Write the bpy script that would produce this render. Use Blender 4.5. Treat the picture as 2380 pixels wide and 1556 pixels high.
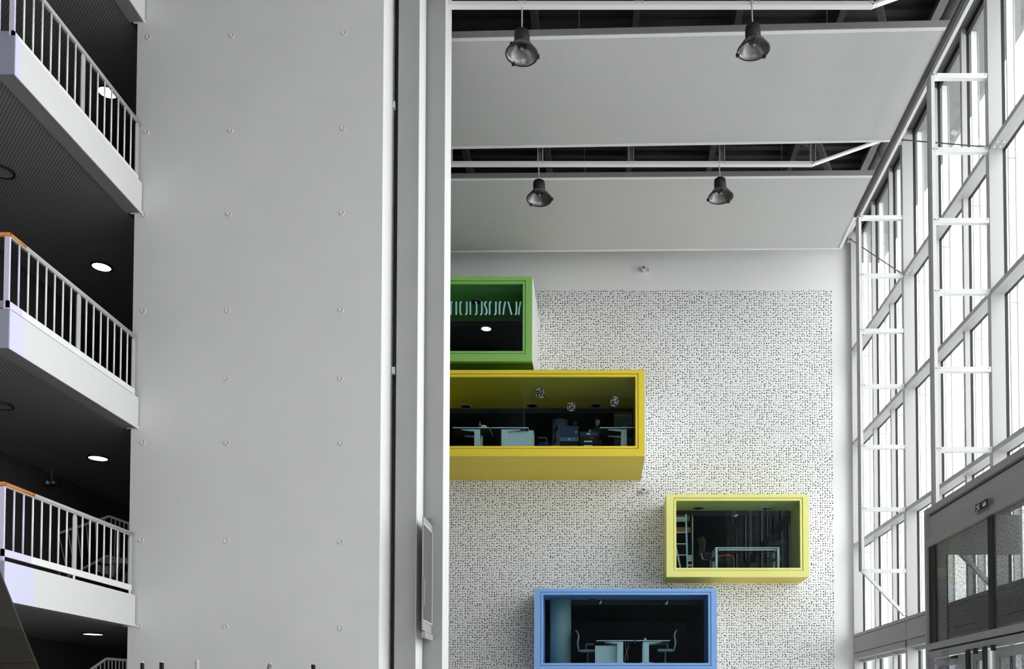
import bpy, bmesh, math, random
from mathutils import Vector
random.seed(7)
for o in list(bpy.data.objects): bpy.data.objects.remove(o)
S = bpy.context.scene
COL = S.collection
# ------------------------------------------------------------------ camera, world, exposure
W, H, F, CX, CY, PITCH, ZC = 2380, 1556, 2080.0, 1400.0, 1606.0, math.radians(1.77), 1.6
cam_data = bpy.data.cameras.new('camera')
cam = bpy.data.objects.new('camera', cam_data); COL.objects.link(cam)
cam.location = (0, 0, ZC); cam.rotation_euler = (math.pi/2 + PITCH, 0, 0)
cam_data.sensor_fit = 'HORIZONTAL'; cam_data.sensor_width = 36; cam_data.lens = F/W*36
cam_data.shift_x = (W/2 - CX)/W; cam_data.shift_y = (CY - H/2)/W
cam_data.clip_start = 0.05; cam_data.clip_end = 400
S.camera = cam
world = bpy.data.worlds.new('overcast_sky'); S.world = world; world.use_nodes = True
bg = world.node_tree.nodes['Background']
bg.inputs['Color'].default_value = (1.0, 1.0, 1.0, 1); bg.inputs['Strength'].default_value = 5.1
S.view_settings.view_transform = 'Standard'; S.view_settings.look = 'None'
S.view_settings.exposure = 0.0; S.view_settings.gamma = 1.0; S.view_settings.use_curve_mapping = False

_c, _s = math.cos(PITCH), math.sin(PITCH)
def ray(x, y):
    u = (x-CX)/F; v = (CY-y)/F; d = _c - v*_s
    return u/d, (_s + v*_c)/d
# coordinates below: X to the right, Y into the depth, h = height above the eye (world z = h + 1.6)
def at(x, y, Y): a, b = ray(x, y); return (a*Y, Y, b*Y)
def atX(x, y, X): a, b = ray(x, y); Y = X/a; return (X, Y, b*Y)
def atH(x, y, h): a, b = ray(x, y); Y = h/b; return (a*Y, Y, h)

# ------------------------------------------------------------------ materials
MATS = {}
def lin(v): v /= 255.0; return v/12.92 if v <= 0.04045 else ((v+0.055)/1.055)**2.4
def rgb(r, g=None, b=None):
    if g is None: g = b = r
    return (lin(r), lin(g), lin(b))
def M(name, col, rough=0.6, metal=0.0, var=0.05, scale=6.0, bump=0.0, emit=0.0):
    m = bpy.data.materials.new(name); m.use_nodes = True; nt = m.node_tree; N = nt.nodes; L = nt.links
    p = N['Principled BSDF']; p.inputs['Roughness'].default_value = rough; p.inputs['Metallic'].default_value = metal
    geo = N.new('ShaderNodeNewGeometry'); noi = N.new('ShaderNodeTexNoise')
    noi.inputs['Scale'].default_value = scale; noi.inputs['Detail'].default_value = 4
    L.new(geo.outputs['Position'], noi.inputs['Vector'])
    mp = N.new('ShaderNodeMapRange'); mp.inputs['To Min'].default_value = 1-var; mp.inputs['To Max'].default_value = 1+var
    L.new(noi.outputs['Fac'], mp.inputs['Value'])
    mul = N.new('ShaderNodeVectorMath'); mul.operation = 'SCALE'; mul.inputs[0].default_value = col
    L.new(mp.outputs['Result'], mul.inputs['Scale']); L.new(mul.outputs['Vector'], p.inputs['Base Color'])
    if bump:
        b = N.new('ShaderNodeBump'); b.inputs['Strength'].default_value = bump; b.inputs['Distance'].default_value = 0.01
        n2 = N.new('ShaderNodeTexNoise'); n2.inputs['Scale'].default_value = 60; L.new(geo.outputs['Position'], n2.inputs['Vector'])
        L.new(n2.outputs['Fac'], b.inputs['Height']); L.new(b.outputs['Normal'], p.inputs['Normal'])
    if emit:
        p.inputs['Emission Color'].default_value = (*col, 1); p.inputs['Emission Strength'].default_value = emit
    MATS[name] = m; return m
def dots(name, col, dark, spacing, rmin, rmax, axes, rand=0.0, limit=None, rot=0.0, rough=0.6):
    """a plain surface with round perforations; limit=(xmax, hmax) bounds the perforated field"""
    m = M(name, col, rough, var=0.03); nt = m.node_tree; N = nt.nodes; L = nt.links; p = N['Principled BSDF']
    src = p.inputs['Base Color'].links[0].from_socket
    geo = N.new('ShaderNodeNewGeometry'); sep = N.new('ShaderNodeSeparateXYZ'); L.new(geo.outputs['Position'], sep.inputs[0])
    cmb = N.new('ShaderNodeCombineXYZ'); L.new(sep.outputs[axes[0]], cmb.inputs[0]); L.new(sep.outputs[axes[1]], cmb.inputs[1])
    mapn = N.new('ShaderNodeMapping'); mapn.inputs['Rotation'].default_value[2] = rot; L.new(cmb.outputs[0], mapn.inputs['Vector'])
    vor = N.new('ShaderNodeTexVoronoi'); vor.voronoi_dimensions = '2D'; vor.inputs['Scale'].default_value = 1/spacing
    vor.inputs['Randomness'].default_value = rand; L.new(mapn.outputs[0], vor.inputs['Vector'])
    sc = N.new('ShaderNodeSeparateColor'); L.new(vor.outputs['Color'], sc.inputs[0])
    mr = N.new('ShaderNodeMapRange'); mr.inputs['To Min'].default_value = rmin/spacing; mr.inputs['To Max'].default_value = rmax/spacing
    L.new(sc.outputs[0], mr.inputs['Value'])
    lt = N.new('ShaderNodeMath'); lt.operation = 'LESS_THAN'; L.new(vor.outputs['Distance'], lt.inputs[0]); L.new(mr.outputs[0], lt.inputs[1])
    fac = lt.outputs[0]
    if limit:
        for ax, val in zip(axes, limit):
            g = N.new('ShaderNodeMath'); g.operation = 'LESS_THAN'; L.new(sep.outputs[ax], g.inputs[0]); g.inputs[1].default_value = val
            mu = N.new('ShaderNodeMath'); mu.operation = 'MULTIPLY'; L.new(fac, mu.inputs[0]); L.new(g.outputs[0], mu.inputs[1]); fac = mu.outputs[0]
    mix = N.new('ShaderNodeMix'); mix.data_type = 'RGBA'; L.new(fac, mix.inputs[0]); L.new(src, mix.inputs[6]); mix.inputs[7].default_value = (*dark, 1)
    L.new(mix.outputs[2], p.inputs['Base Color']); return m
def glass(name, tint, refl=0.06, refl_dots=None, graze=0.9, refl_haze=0.0):
    m = bpy.data.materials.new(name); m.use_nodes = True; nt = m.node_tree; N = nt.nodes; L = nt.links; N.remove(N['Principled BSDF'])
    tr = N.new('ShaderNodeBsdfTransparent'); tr.inputs[0].default_value = (*tint, 1)
    gl = N.new('ShaderNodeBsdfGlossy'); gl.inputs['Roughness'].default_value = 0.0; gl.inputs[0].default_value = (0.9, 0.95, 0.95, 1)
    fr = N.new('ShaderNodeLayerWeight'); fr.inputs[0].default_value = 0.5      # Schlick reflectance, the same from both sides of the pane
    mx = N.new('ShaderNodeMixShader'); pw = N.new('ShaderNodeMath'); pw.operation = 'POWER'; pw.inputs[1].default_value = 5
    L.new(fr.outputs['Facing'], pw.inputs[0]); mp = N.new('ShaderNodeMath'); mp.operation = 'MULTIPLY_ADD'; mp.inputs[1].default_value = graze; mp.inputs[2].default_value = refl
    L.new(pw.outputs[0], mp.inputs[0]); mp.use_clamp = True; L.new(mp.outputs[0], mx.inputs[0]); L.new(tr.outputs[0], mx.inputs[1]); L.new(gl.outputs[0], mx.inputs[2])
    out = mx.outputs[0]
    if refl_haze:  # even grey veil painted in for reflected light
        dd = N.new('ShaderNodeBsdfDiffuse'); dd.inputs[0].default_value = (0.5, 0.5, 0.5, 1); m1 = N.new('ShaderNodeMixShader'); m1.inputs[0].default_value = refl_haze
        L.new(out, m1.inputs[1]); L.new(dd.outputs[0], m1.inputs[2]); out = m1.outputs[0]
    if refl_dots:  # dark dots painted in as the mirrored dots of the rear wall
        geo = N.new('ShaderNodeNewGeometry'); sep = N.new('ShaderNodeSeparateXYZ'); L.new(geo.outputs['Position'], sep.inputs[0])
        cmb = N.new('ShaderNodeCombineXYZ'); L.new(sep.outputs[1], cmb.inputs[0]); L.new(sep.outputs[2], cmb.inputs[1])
        vor = N.new('ShaderNodeTexVoronoi'); vor.voronoi_dimensions = '2D'; vor.inputs['Scale'].default_value = 1/refl_dots; L.new(cmb.outputs[0], vor.inputs['Vector'])
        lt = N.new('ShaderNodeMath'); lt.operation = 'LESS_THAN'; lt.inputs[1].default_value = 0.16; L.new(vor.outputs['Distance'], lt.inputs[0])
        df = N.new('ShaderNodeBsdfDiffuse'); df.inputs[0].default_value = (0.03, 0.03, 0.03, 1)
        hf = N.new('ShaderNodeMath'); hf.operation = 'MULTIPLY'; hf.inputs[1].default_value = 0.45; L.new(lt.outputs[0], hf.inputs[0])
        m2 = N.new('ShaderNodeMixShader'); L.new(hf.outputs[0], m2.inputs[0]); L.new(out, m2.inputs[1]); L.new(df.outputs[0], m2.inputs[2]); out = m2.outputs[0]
    L.new(out, N['Material Output'].inputs[0]); MATS[name] = m; return m

DX, _, DH = at(1934, 674, 28.0)
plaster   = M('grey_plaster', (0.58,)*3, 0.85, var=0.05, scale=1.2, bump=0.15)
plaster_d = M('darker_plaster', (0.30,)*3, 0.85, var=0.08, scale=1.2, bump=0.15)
white_p   = M('white_paint', (0.65,)*3, 0.7, var=0.03, scale=2)
wall_dots = dots('perforated_wall', (0.84,)*3, (0.015,)*3, 0.076, 0.012, 0.022, (0, 2), 0.5, (DX, DH+ZC))
panel_m   = dots('perforated_baffle', (0.55,)*3, (0.17,)*3, 0.034, 0.008, 0.008, (0, 1), 0.0)
baffle_fr = M('baffle_frame', (0.70,)*3, 0.5)
baffle_ed = M('shaded_baffle_edge', (0.22,)*3, 0.6)  # shade on the upright faces put into a darker colour
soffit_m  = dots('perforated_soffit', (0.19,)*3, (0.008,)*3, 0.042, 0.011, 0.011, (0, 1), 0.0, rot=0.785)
soffit_b  = M('soffit_border', (0.20,)*3, 0.6)
fascia_m  = M('fascia_white', (0.65,)*3, 0.6, var=0.02)
lavender  = M('fascia_lavender', (0.62, 0.62, 0.80), 0.6, var=0.02)
lav_grey  = M('fascia_lavender_grey', (0.30, 0.31, 0.40), 0.6, var=0.04)
steel_w   = M('white_steel', (0.78,)*3, 0.45, var=0.02)
steel_lav = M('lavender_steel', (0.68, 0.62, 0.80), 0.45, var=0.02)
steel_g   = M('grey_steel', (0.42,)*3, 0.45, var=0.03)
steel_d   = M('dark_steel', (0.16,)*3, 0.5, var=0.05)
wood_m    = M('orange_wood', rgb(190, 120, 50), 0.5, var=0.2, scale=30)
roof_m    = M('roof_deck', (0.030,)*3, 0.7, var=0.2)
roof_b    = M('roof_beam', (0.07,)*3, 0.6)
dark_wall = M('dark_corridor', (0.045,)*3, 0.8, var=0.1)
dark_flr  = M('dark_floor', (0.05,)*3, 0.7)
gap_shade_m    = M('gap_shade_black', (0.006,)*3, 0.9)
floor_m   = M('pale_floor', (0.50,)*3, 0.35, var=0.08, scale=0.8)
black_m   = M('black_plastic', (0.005,)*3, 0.6)
gasket_m  = M('black_gasket', (0.006,)*3, 0.6)
alu_lt    = M('light_aluminium', (0.46,)*3, 0.45, var=0.02)
plinth_m  = M('grey_plinth', (0.34,)*3, 0.55, var=0.04)
lobby_m   = M('dark_lobby_metal', (0.33, 0.33, 0.34), 0.45, var=0.04)
lobby_dk  = M('lobby_shadow_metal', (0.05,)*3, 0.5)
outer_m   = M('outer_white', (0.85,)*3, 0.6, var=0.02)
canopy_m  = M('outer_concrete', (0.22,)*3, 0.8, var=0.08)
duct_m    = M('duct_metal', (0.30,)*3, 0.35, metal=0.3)
lamp_out  = M('lamp_reflector', (0.20,)*3, 0.25, metal=0.6, var=0.1, scale=14)
lamp_on   = M('lit_diffuser', (1, 1, 1), 0.4, emit=9.0)
green_m   = M('green_paint', rgb(142, 200, 104), 0.5, var=0.02)
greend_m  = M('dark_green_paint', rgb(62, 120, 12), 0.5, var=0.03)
yellow_m  = M('yellow_paint', rgb(236, 212, 62), 0.5, var=0.02)
lemon_m   = M('lemon_paint', rgb(240, 238, 146), 0.5, var=0.02)
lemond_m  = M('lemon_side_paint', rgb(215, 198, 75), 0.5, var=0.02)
blue_m    = M('blue_paint', rgb(134, 180, 240), 0.5, var=0.02)
room_m    = M('office_navy', (0.030, 0.031, 0.045), 0.8, var=0.1)
desk_m    = M('pale_desk', (0.80, 0.90, 0.90), 0.45, var=0.02)
pale_m    = M('pale_laminate', (0.80, 0.86, 0.84), 0.5, var=0.02)
col_m     = M('column_paint', (0.34, 0.42, 0.40), 0.7)
crate_m   = M('navy_crate', (0.05, 0.06, 0.12), 0.5)
crate_b   = M('blue_crate', (0.16, 0.22, 0.38), 0.5)
red_m     = M('red_print', (0.5, 0.01, 0.01), 0.5)
chair_b   = M('blue_fabric', (0.02, 0.03, 0.16), 0.9)
chair_d   = M('charcoal_fabric', (0.04, 0.04, 0.05), 0.9)
paper_m   = M('paper_white', (0.75, 0.80, 0.80), 0.7)
card_m    = M('brown_cardboard', rgb(150, 100, 50), 0.8)
orange_m  = M('orange_tube', rgb(225, 95, 25), 0.4)
ladder_m  = M('ladder_aluminium', (0.45, 0.55, 0.53), 0.35, metal=0.3)
letter_m  = M('pale_blue_vinyl', rgb(168, 214, 224), 0.6)
skin_m    = M('skin', (0.42, 0.24, 0.17), 0.6)
cloth_m   = M('black_cloth', (0.03, 0.03, 0.04), 0.9)
hair_m    = M('dark_hair', (0.02, 0.015, 0.012), 0.7)
olive_m   = M('dark_olive', (0.010, 0.009, 0.003), 0.8)
brown_m   = M('dark_brown_grey', (0.022, 0.020, 0.018), 0.8)
screen_m  = M('display_dark', (0.10,)*3, 0.3)
glass_f   = glass('facade_glass', (0.97, 0.985, 0.98), 0.04)
glass_b   = glass('box_glass', (0.78, 0.86, 0.88), 0.014)
glass_l   = glass('lobby_glass', (0.52,)*3, 0.012, refl_dots=0.062, graze=0.25, refl_haze=0.10)  # veil and dots stand in for the rear wall's reflection

# ------------------------------------------------------------------ mesh helpers
WL = {}
class MB:
    def __init__(s): s.v = []; s.f = []
    def add(s, v, f): n = len(s.v); s.v += [tuple(p) for p in v]; s.f += [[i+n for i in q] for q in f]; return s
    def box(s, x0, x1, y0, y1, z0, z1):
        x0, x1 = sorted((x0, x1)); y0, y1 = sorted((y0, y1)); z0, z1 = sorted((z0, z1))
        return s.add([(x0,y0,z0),(x1,y0,z0),(x1,y1,z0),(x0,y1,z0),(x0,y0,z1),(x1,y0,z1),(x1,y1,z1),(x0,y1,z1)],
                     [(0,3,2,1),(4,5,6,7),(0,1,5,4),(1,2,6,5),(2,3,7,6),(3,0,4,7)])
    def prism(s, pts, axis, lo, hi):
        """pts: 2D polygon in the two other axes (in x,y,z order), extruded along axis"""
        n = len(pts); V = []
        for t in (lo, hi):
            for a, b in pts: V.append((t,a,b) if axis == 0 else (a,t,b) if axis == 1 else (a,b,t))
        Fc = [list(range(n))[::-1], list(range(n, 2*n))] + [[i, (i+1) % n, n+(i+1) % n, n+i] for i in range(n)]
        return s.add(V, Fc)
    def tube(s, p0, p1, r, n=8, r1=None):
        p0, p1 = Vector(p0), Vector(p1); d = (p1-p0).normalized()
        a = d.orthogonal().normalized(); b = d.cross(a); r1 = r if r1 is None else r1; V = []
        for p, q in ((p0, r), (p1, r1)):
            for i in range(n): t = 2*math.pi*(i+0.5)/n; V.append(p + a*(q*math.cos(t)) + b*(q*math.sin(t)))
        return s.add(V, [list(range(n))[::-1], list(range(n, 2*n))] + [[i, (i+1) % n, n+(i+1) % n, n+i] for i in range(n)])
    def beam(s, p0, p1, w, t, up=(0, 0, 1)):
        """rectangular bar from p0 to p1, w across, t along up"""
        p0, p1 = Vector(p0), Vector(p1); d = (p1-p0).normalized(); up = Vector(up)
        side = d.cross(up).normalized(); u = side.cross(d).normalized(); V = []
        for p in (p0, p1):
            for a, b in ((-1,-1),(1,-1),(1,1),(-1,1)): V.append(p + side*(a*w/2) + u*(b*t/2))
        return s.add(V, [(0,3,2,1),(4,5,6,7),(0,1,5,4),(1,2,6,5),(2,3,7,6),(3,0,4,7)])
    def path(s, pts, r, n=8):
        for a, b in zip(pts, pts[1:]): s.tube(a, b, r, n)
        return s
    def lathe(s, prof, c, n=24, closed=False):
        V = [(c[0]+r*math.cos(2*math.pi*i/n), c[1]+r*math.sin(2*math.pi*i/n), c[2]+z) for r, z in prof for i in range(n)]
        Fc = [[k*n+i, k*n+(i+1) % n, (k+1)*n+(i+1) % n, (k+1)*n+i] for k in range(len(prof)-1) for i in range(n)]
        if closed: Fc += [list(range(n))[::-1], [(len(prof)-1)*n+i for i in range(n)]]
        return s.add(V, Fc)
    def ring(s, o, i, y0, y1):
        """rectangular frame lying in XZ: o, i = (x0,x1,z0,z1)"""
        s.box(o[0], o[1], y0, y1, i[3], o[3]); s.box(o[0], o[1], y0, y1, o[2], i[2])
        s.box(o[0], i[0], y0, y1, i[2], i[3]); s.box(i[1], o[1], y0, y1, i[2], i[3]); return s
    def build(s, name, mat, parent=None, smooth=False, bevel=0.0):
        me = bpy.data.meshes.new(name)
        if parent is None:
            xs, ys, zs = zip(*s.v); org = Vector(((min(xs)+max(xs))/2, (min(ys)+max(ys))/2, min(zs)))
        else: org = WL[parent.name]
        me.from_pydata([tuple(Vector(p)-org) for p in s.v], [], s.f); me.update()
        bm = bmesh.new(); bm.from_mesh(me); bmesh.ops.recalc_face_normals(bm, faces=bm.faces)
        if bevel: bmesh.ops.bevel(bm, geom=bm.edges[:], offset=bevel, segments=2, affect='EDGES', profile=0.6)
        bm.to_mesh(me); bm.free()
        if smooth:
            for p in me.polygons: p.use_smooth = len(p.vertices) <= 4
        me.materials.append(mat)
        o = bpy.data.objects.new(name, me); COL.objects.link(o); WL[o.name] = org.copy()
        if parent is None: o.location = org + Vector((0, 0, ZC))
        else: o.parent = parent
        return o
def thing(name, label, cat, loc, group=None, kind=None):
    o = bpy.data.objects.new(name, None); COL.objects.link(o); o.empty_display_size = 0.2
    o.location = Vector(loc) + Vector((0, 0, ZC)); WL[o.name] = Vector(loc)
    return tag(o, label, cat, group, kind)
def tag(o, label=None, cat=None, group=None, kind=None):
    if label: o['label'] = label
    if cat: o['category'] = cat
    if group: o['group'] = group
    if kind: o['kind'] = kind
    return o
def struct(o, label, cat='wall'): return tag(o, label, cat, None, 'structure')
def dup(part, d, mat=None):
    """a further piece like part, moved by d"""
    o = part.copy(); COL.objects.link(o); o.location = part.location + Vector(d)
    if mat: o.data = o.data.copy(); o.data.materials.clear(); o.data.materials.append(mat)
    WL[o.name] = WL[part.name] + Vector(d); return o
def dup_tree(root, d, label=None, rot=None):
    r = root.copy(); COL.objects.link(r); r.location = root.location + Vector(d); WL[r.name] = WL[root.name] + Vector(d)
    if label: r['label'] = label
    if rot: r.rotation_euler = rot
    for ch in root.children:
        c = ch.copy(); COL.objects.link(c); c.parent = r
        for g in ch.children: k = g.copy(); COL.objects.link(k); k.parent = c
    return r
B = lambda *a: MB().box(*a)
FL = -ZC                      # floor height relative to the eye
# ================================================================== STRUCTURE
struct(B(-16, 30, -8, 60, FL-0.2, FL).build('floor', floor_m), 'pale grey floor of the atrium', 'floor')

# rear wall with openings for the four coloured boxes
YW = 28.0
BX = dict(  # outer rectangle px, opening px, front depth
    green = ((960, 1236.5, 643, 840), (960, 1215, 659, 816), 25.6),
    yellow= ((960, 1498, 860.5, 1061), (960, 1477, 875.5, 1037), 25.4),
    lemon = ((1549, 1880, 1150, 1341.5), (1572, 1860, 1164, 1320.5), 26.7),
    blue  = ((1241.5, 1666, 1369, 1560), (1262.5, 1646.5, 1383, 1542), 26.7))
def rect(px, Y):
    x0, _, z1 = at(px[0], px[2], Y); x1, _, z0 = at(px[1], px[3], Y); xm = (px[0]+px[1])/2; ym = (px[2]+px[3])/2
    return (at(px[0], ym, Y)[0], at(px[1], ym, Y)[0], at(xm, px[3], Y)[2], at(xm, px[2], Y)[2])
RO = {k: rect(v[0], v[2]) for k, v in BX.items()}; RI = {k: rect(v[1], v[2]) for k, v in BX.items()}
XR_END = 8.2
def wall_with_holes(x0, x1, z0, z1, y, th, holes):
    mb = MB(); xs = sorted({x0, x1, *[v for h in holes for v in h[:2]]}); zs = sorted({z0, z1, *[v for h in holes for v in h[2:]]})
    for a, b in zip(xs, xs[1:]):
        if a < x0 or b > x1: continue
        for c, d in zip(zs, zs[1:]):
            cx, cz = (a+b)/2, (c+d)/2
            if any(h[0] < cx < h[1] and h[2] < cz < h[3] for h in holes): continue
            mb.add([(a,y,c),(b,y,c),(b,y,d),(a,y,d)], [(0,1,2,3)]); mb.add([(a,y+th,c),(b,y+th,c),(b,y+th,d),(a,y+th,d)], [(3,2,1,0)])
    for h in holes:
        p = [(h[0],h[2]),(h[1],h[2]),(h[1],h[3]),(h[0],h[3])]
        for i in range(4):
            a, b = p[i], p[(i+1) % 4]; mb.add([(a[0],y,a[1]),(b[0],y,b[1]),(b[0],y+th,b[1]),(a[0],y+th,a[1])], [(0,1,2,3)])
    return mb
shr = lambda r: (r[0]+.05, r[1]-.05, r[2]+.05, r[3]-.05)
struct(wall_with_holes(-8.08, XR_END, FL, 17, YW, 0.2, [shr(r) for r in RO.values()]).build('wall_rear', wall_dots),
       'rear wall with a field of small black dots', 'wall')

# left pier and the two returns behind it
pier = struct(B(-8.19, -3.86, 15.4, 16.25, FL, 17).build('wall_left', plaster), 'tall smooth grey concrete pier with plugged tie holes', 'wall')
prof = [(0.0, -0.018), (0.030, -0.016), (0.040, -0.004), (0.047, 0.0)]
plug = None
for cxs in ([(345,87),(341,307),(336,500),(333,723),(332,1029),(328,1255),(323,1456)],
            [(539,83),(536,304),(532,498),(529,722),(527,881),(528,1030),(526,1258),(524,1458)],
            [(800,77),(797,299),(795,495),(793,721),(792,881),(793,1031),(792,1260),(792,1461)]):
    for q in cxs:
        X, Y, h = at(*q, 15.4)
        if plug is None:
            mb = MB(); n = 14; pr = [(0.047, 0.0), (0.045, -0.014), (0.036, -0.018), (0.030, -0.006), (0.0, -0.004)]
            V = [(X+r*math.cos(2*math.pi*i/n), 15.4+d, h+r*math.sin(2*math.pi*i/n)) for r, d in pr for i in range(n)]
            mb.add(V, [[k*n+i, k*n+(i+1) % n, (k+1)*n+(i+1) % n, (k+1)*n+i] for k in range(len(pr)-1) for i in range(n)])
            plug = mb.build('tie_hole_plug', plaster, pier, smooth=True); p0 = (X, h)
        else: dup(plug, (X-p0[0], 0, h-p0[1]))
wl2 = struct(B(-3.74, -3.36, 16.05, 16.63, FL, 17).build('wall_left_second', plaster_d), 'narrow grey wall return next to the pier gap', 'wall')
B(-3.36, -3.352, 16.05, 16.63, FL, 17).build('lit_edge', white_p, wl2)  # pale skin: window light on this side face put into the colour
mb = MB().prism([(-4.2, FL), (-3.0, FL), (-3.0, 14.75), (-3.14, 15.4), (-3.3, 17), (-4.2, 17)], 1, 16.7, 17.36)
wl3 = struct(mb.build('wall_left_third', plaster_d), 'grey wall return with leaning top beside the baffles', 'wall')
MB().prism([(-3.0, FL), (-2.992, FL), (-2.992, 14.75), (-3.0, 14.75)], 1, 16.7, 17.36).build('lit_edge', white_p, wl3)  # daylight on the return's side painted as a pale skin
B(-3.86, -3.852, 15.4, 16.25, FL, 17).build('lit_edge', white_p, pier)  # brightness of the pier's window-facing side painted on
struct(B(-8.1, -3.9, 18.2, 18.3, FL, 17).build('wall_gap_shade', gap_shade_m), 'black sheet painting the deep shade in the pier gap', 'wall')  # sheet painted black as the shade seen through the gap
# brackets inside the black gap
for yy in (245, 862):
    X, Y, h = at(914.5, yy, 16.15)
    tag(B(X-.03, X+.035, 16.12, 16.2, h-.06, h+.06).add([(X-.03,16.12,h-.06),(X+.02,16.05,h-.02),(X+.02,16.05,h+.03),(X-.03,16.12,h+.06)], [(0,1,2,3)]).build('gap_bracket', steel_w, pier))
struct(wall_with_holes(-16, 8.4, FL, 16.3, -6.2, .2, [(-12, 4, FL+.1, 2.6)]).build('wall_front', M('front_wall_dark', (.12,)*3, .8)), 'added dark grey wall behind the camera, opening set for fill light', 'wall')  # unseen wall, added; dark tone and low opening tune fill and pane reflections
struct(B(-16.2, -16, -6, 30, FL, 16.3).build('wall_far_left', plaster), 'grey wall beyond the balconies on the left', 'wall')
# corridor behind the balconies
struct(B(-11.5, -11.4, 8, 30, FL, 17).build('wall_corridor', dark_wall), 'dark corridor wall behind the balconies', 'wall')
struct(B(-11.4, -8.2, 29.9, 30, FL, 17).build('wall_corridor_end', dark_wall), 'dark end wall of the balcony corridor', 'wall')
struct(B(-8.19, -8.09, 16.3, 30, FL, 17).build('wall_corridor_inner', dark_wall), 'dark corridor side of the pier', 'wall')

# roof deck: corrugated sheet with beams
mb = MB(); y = -6.0; prof = []
while y < 28.3:
    prof += [(y, 15.9), (y+.16, 15.9), (y+.2, 15.98), (y+.36, 15.98)]; y += .4
V = [(x, a, b) for x in (-9.0, 8.4) for a, b in prof]; n = len(prof)
mb.add(V, [[i, i+1, n+i+1, n+i] for i in range(n-1)])
mb.box(-16, 8.4, -6, 30, 16.05, 16.3)
deck = struct(mb.build('ceiling', roof_m), 'dark corrugated roof deck above the trusses', 'ceiling')
bm_ = B(-3.87, -3.72, 9, 28, 15.55, 15.9).build('roof_beam', roof_b, deck)
for k in range(1, 5): dup(bm_, (2.275*k, 0, 0))
for yy in (14.6, 19.6, 24.6):
    MB().beam((5.2, yy-2.4, 15.3), (7.4, yy+2.2, 15.3), .14, .14).build('roof_brace', roof_b, deck)
struct(B(7.25, 8.195, -2.8, 27.99, 15.41, 15.55).build('ceiling_eaves', steel_d), 'grey soffit strip above the glazed wall', 'ceiling')

# ================================================================== GLAZED WALL (right)
COLS = [-2.8, 2.35, 7.5, 12.65, 17.8, 22.95, 27.78]; BAYS = []
for a, b in zip(COLS, COLS[1:]): BAYS += [a, a+(b-a)/3, a+2*(b-a)/3]
BAYS.append(COLS[-1]); LV = [2.6, 5.35, 8.57, 11.55, 15.35]
XI, XO = 7.84, 8.19
fac = struct(thing('wall_right', None, None, (XI, 20, FL)), 'tall glazed wall of white columns, transoms and clear panes', 'glazed wall')
def fbox(name, m, *a): return B(*a).build(name, m, fac)
c0 = fbox('column', alu_lt, XI, XO-.075, COLS[0]-.0, COLS[0]+.16, FL, 15.4)
cl = [c0]+[dup(c0, (0, y-COLS[0], 0)) for y in COLS[1:]]
cg = fbox('column_gasket', gasket_m, XO-.075, XO+.0, COLS[0]+.01, COLS[0]+.15, FL, 15.4)
for y in COLS[1:]: dup(cg, (0, y-COLS[0], 0))
mull = gask = None
for y in BAYS:
    if y in COLS: continue
    if mull is None:
        mull = fbox('mullion', alu_lt, XO-.18, XO-.07, y, y+.1, FL, 15.4); gask = fbox('gasket', gasket_m, XO-.07, XO-.0, y+.01, y+.09, FL, 15.4); y0 = y
    else: dup(mull, (0, y-y0, 0)); dup(gask, (0, y-y0, 0))
for a, b in zip(COLS, COLS[1:]):
    for h in LV[1:4]:
        fbox('transom', alu_lt, XI+.01, XO-.075, a+.16, b, h-.02, h+.09); fbox('transom_gasket', gasket_m, XO-.075, XO-.0, a+.16, b, h-.015, h+.085)
    fbox('head_frame', gasket_m, XO-.075, XO+.0, a+.16, b, 15.26, 15.4)
    s_ = fbox('spandrel', plinth_m, XI-.02, XO+.0, a+.02, b+.0, 2.02, 2.5); fbox('spandrel_cap', plinth_m, XI-.03, XO+.0, a+.01, b, 2.515, 2.6)
    fbox('spandrel_rail', plinth_m, XI+.0, XO, a+.02, b, 1.83, 2.005)
for a, b in zip(BAYS, BAYS[1:]):
    for lo, hi in zip([FL+.05]+LV, [1.83]+LV[1:]):
        if lo == LV[-1]: continue
        fbox('pane', glass_f, XO-.012, XO-.004, a+.1, b, lo, hi)
    fbox('door_rail', alu_lt, XO-.12, XO-.02, a+.1, b, 1.74, 1.83)
# bolts on the upper connection plates
for Yc in COLS[4:6]:
    for dx, dy in ((.06,-.10),(.18,-.10),(.06,-.26),(.18,-.26)):
        MB().lathe([(0,-.02),(.022,-.018),(.026,0)], (XI+dx, Yc+dy, 11.53), 8).build('bolt', steel_w, fac)
# wind-brace rods in the glazed wall
for a, b, lab in ((COLS[4], COLS[5], 'thin steel wind-brace rod nearer the camera in the glazed wall'), (COLS[5], COLS[6], 'thin steel wind-brace rod meeting the rear wall corner')):
    t = thing('brace_rod', lab, 'brace', (XI-.05, (a+b)/2, 13), 'wind-brace rods of the glazed wall')
    p, q = Vector((XI-.06, a+.05, 11.62)), Vector((XI-.06, b-.05, 15.1)); d = (q-p).normalized()
    MB().tube(p+d*.25, q-d*.35, .014).build('rod', steel_d, t)
    MB().tube(p, p+d*.3, .028).build('turnbuckle', steel_g, t); MB().tube(q-d*.4, q, .034).build('fork_end', steel_g, t)
    B(XI-.13, XI+.0, b-.16, b+.02, 15.0, 15.25).build('bracket', steel_g, t)
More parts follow.
